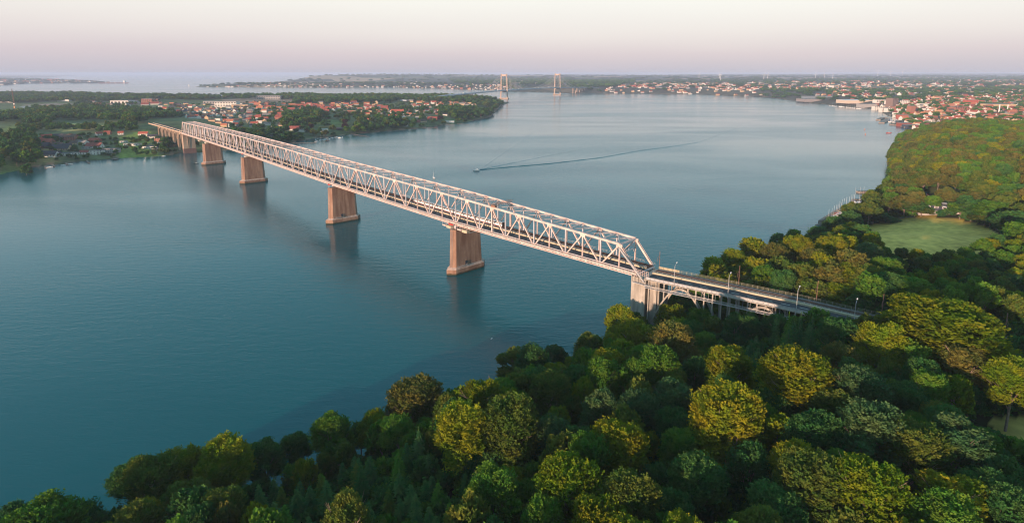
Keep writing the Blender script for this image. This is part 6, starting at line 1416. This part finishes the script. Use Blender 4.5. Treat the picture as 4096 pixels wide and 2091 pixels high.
# woods on the far shores
PR=[]; rows=[]
def wood_px(poly,n,keys,cols,hr,rr,zz=10,avoid=True):
    lo=np.array(poly).min(0); hi=np.array(poly).max(0); k=0;t_=0
    P_=np.array(poly); W_=np.array([P2(a_,b_,zz) for a_,b_ in poly]); l2=W_.min(0); h2=W_.max(0)
    xs=rng.uniform(l2[0],h2[0],n*6); ys=rng.uniform(l2[1],h2[1],n*6); m=inpoly(xs,ys,W_); xs,ys=xs[m][:n],ys[m][:n]; z,sd_=height(xs,ys,True)
    for x,y,zz_,s_ in zip(xs,ys,z,sd_):
        if s_<2: continue
        if avoid:
            bad=False
            for a_,b_ in occ:
                if abs(a_-x)<9 and abs(b_-y)<9: bad=True; break
            if bad: continue
        kc=pick(keys,random.choice(cols)); s=SHAPES[kc[0]]; R=random.uniform(*rr); Ht=random.uniform(*hr); rows.append((x,y,zz_-.5,R/s['R'],Ht/s['HT'],random.uniform(0,6.28),ixof(*kc)))
FK=['far0','far1','far2']; DK=['dark','green','dark','olive','dark']
for poly,n,hr,rr in (
 ([(-60,470),(60,462),(230,448),(330,442),(480,440),(600,455),(700,470),(735,490),(640,505),(560,530),(480,525),(430,512),(350,500),(240,500),(190,525),(110,528),(95,505),(-60,520)],900,(11,17),(5,8)),
 ([(-60,545),(40,560),(130,560),(150,600),(145,650),(100,672),(60,670),(-60,700)],90,(12,20),(5,8)),([(88,565),(150,568),(155,650),(95,668)],22,(18,22),(6,8)),
 ([(80,528),(200,528),(330,532),(480,528),(560,535),(560,548),(420,552),(300,545),(180,545),(90,560)],130,(7,12),(3,6)),
 ([(150,560),(640,555),(700,600),(560,605),(420,640),(150,650)],190,(3,8),(2,4)),([(100,655),(200,640),(330,630),(450,618),(500,625),(420,640),(320,646),(140,670)],90,(4,7),(3,5)),([(600,575),(720,560),(725,610),(620,620)],50,(5,10),(3,5)),
 ([(-100,378),(200,380),(500,388),(640,392),(1000,393),(1000,408),(640,412),(400,415),(-100,425)],900,(12,18),(8,12)),
 ([(1000,392),(1200,392),(1500,392),(1800,394),(1980,400),(2030,415),(2000,432),(1900,420),(1600,415),(1500,422),(1180,425),(1180,408),(1024,400)],1100,(13,19),(8,12)),
 ([(1100,440),(1600,440),(2000,430),(1990,455),(1880,485),(1700,508),(1500,520),(1330,540),(1180,560),(1000,585),(800,600),(730,600),(730,560),(900,520),(1000,500),(1060,470)],560,(6,13),(4,7)),
 ([(1140,475),(1280,462),(1300,480),(1250,505),(1150,520),(1120,510)],110,(13,18),(6,8)),([(1450,485),(1560,480),(1660,495),(1560,520),(1400,525)],120,(10,15),(5,7)),([(1740,440),(1980,435),(1960,462),(1800,470)],130,(10,16),(6,8)),([(930,540),(1100,530),(1240,540),(1180,562),(1000,585),(920,595)],100,(9,15),(5,7)),
 ([(640,430),(1024,420),(1500,418),(1900,418),(1700,465),(1200,470),(1000,510),(860,500),(640,450)],420,(4,9),(3,6)),([(300,410),(640,405),(640,425),(300,440)],150,(6,12),(5,8)),([(110,440),(480,440),(480,455),(110,462)],120,(7,12),(4,7))):
    wood_px(poly,n,FK,DK,hr,rr)
for px,py,c,Ht,R in ((115,655,'brown',22,8),(1245,520,'purple',12,5),(1380,500,'purple',12,6),(1765,485,'purple',12,6)):
    x,y,z=ground_at(px,py,0); kc=pick(FK,c); rows.append((x,y,z,R/6.6,Ht/17,0,ixof(*kc)))
scatter('peninsula_woods',rows,'woods, hedges and garden trees covering the peninsula across the strait','woodland',PR)
PR=[]; rows=[]; occ=[]
for poly,n,hr,rr in (([(3600,420),(4150,395),(4150,500),(3660,510),(3560,440)],520,(6,12),(5,9)),([(2990,392),(3050,370),(3560,370),(4150,360),(4150,400),(3560,425),(3300,405),(3080,385)],700,(9,15),(9,16)),
 ([(2300,335),(2540,330),(2540,345),(2420,368),(2250,365)],350,(16,24),(14,22)),([(1800,325),(2300,328),(2300,352),(2040,362),(1820,352)],500,(16,24),(14,22)),([(1160,310),(1500,303),(2048,318),(2048,330),(1160,335)],500,(16,24),(20,34)),([(800,341),(1600,337),(1800,347),(1600,350),(1024,349),(800,347)],420,(9,16),(12,18)),
 ([(2600,335),(4150,318),(4150,360),(3050,365),(2760,372),(2500,365)],1100,(10,18),(14,26)),([(2100,312),(4150,300),(4150,320),(2600,335),(2100,325)],900,(14,26),(40,90)),([(0,319),(300,319),(440,329),(420,333),(120,334),(0,340)],260,(12,20),(16,28))):
    wood_px(poly,n,FK,['dark','dark','green'],hr,rr,8,False)
scatter('distant_woods',rows,'hazy dark woods and hedgerows on the far shore and round the town','woodland',PR)
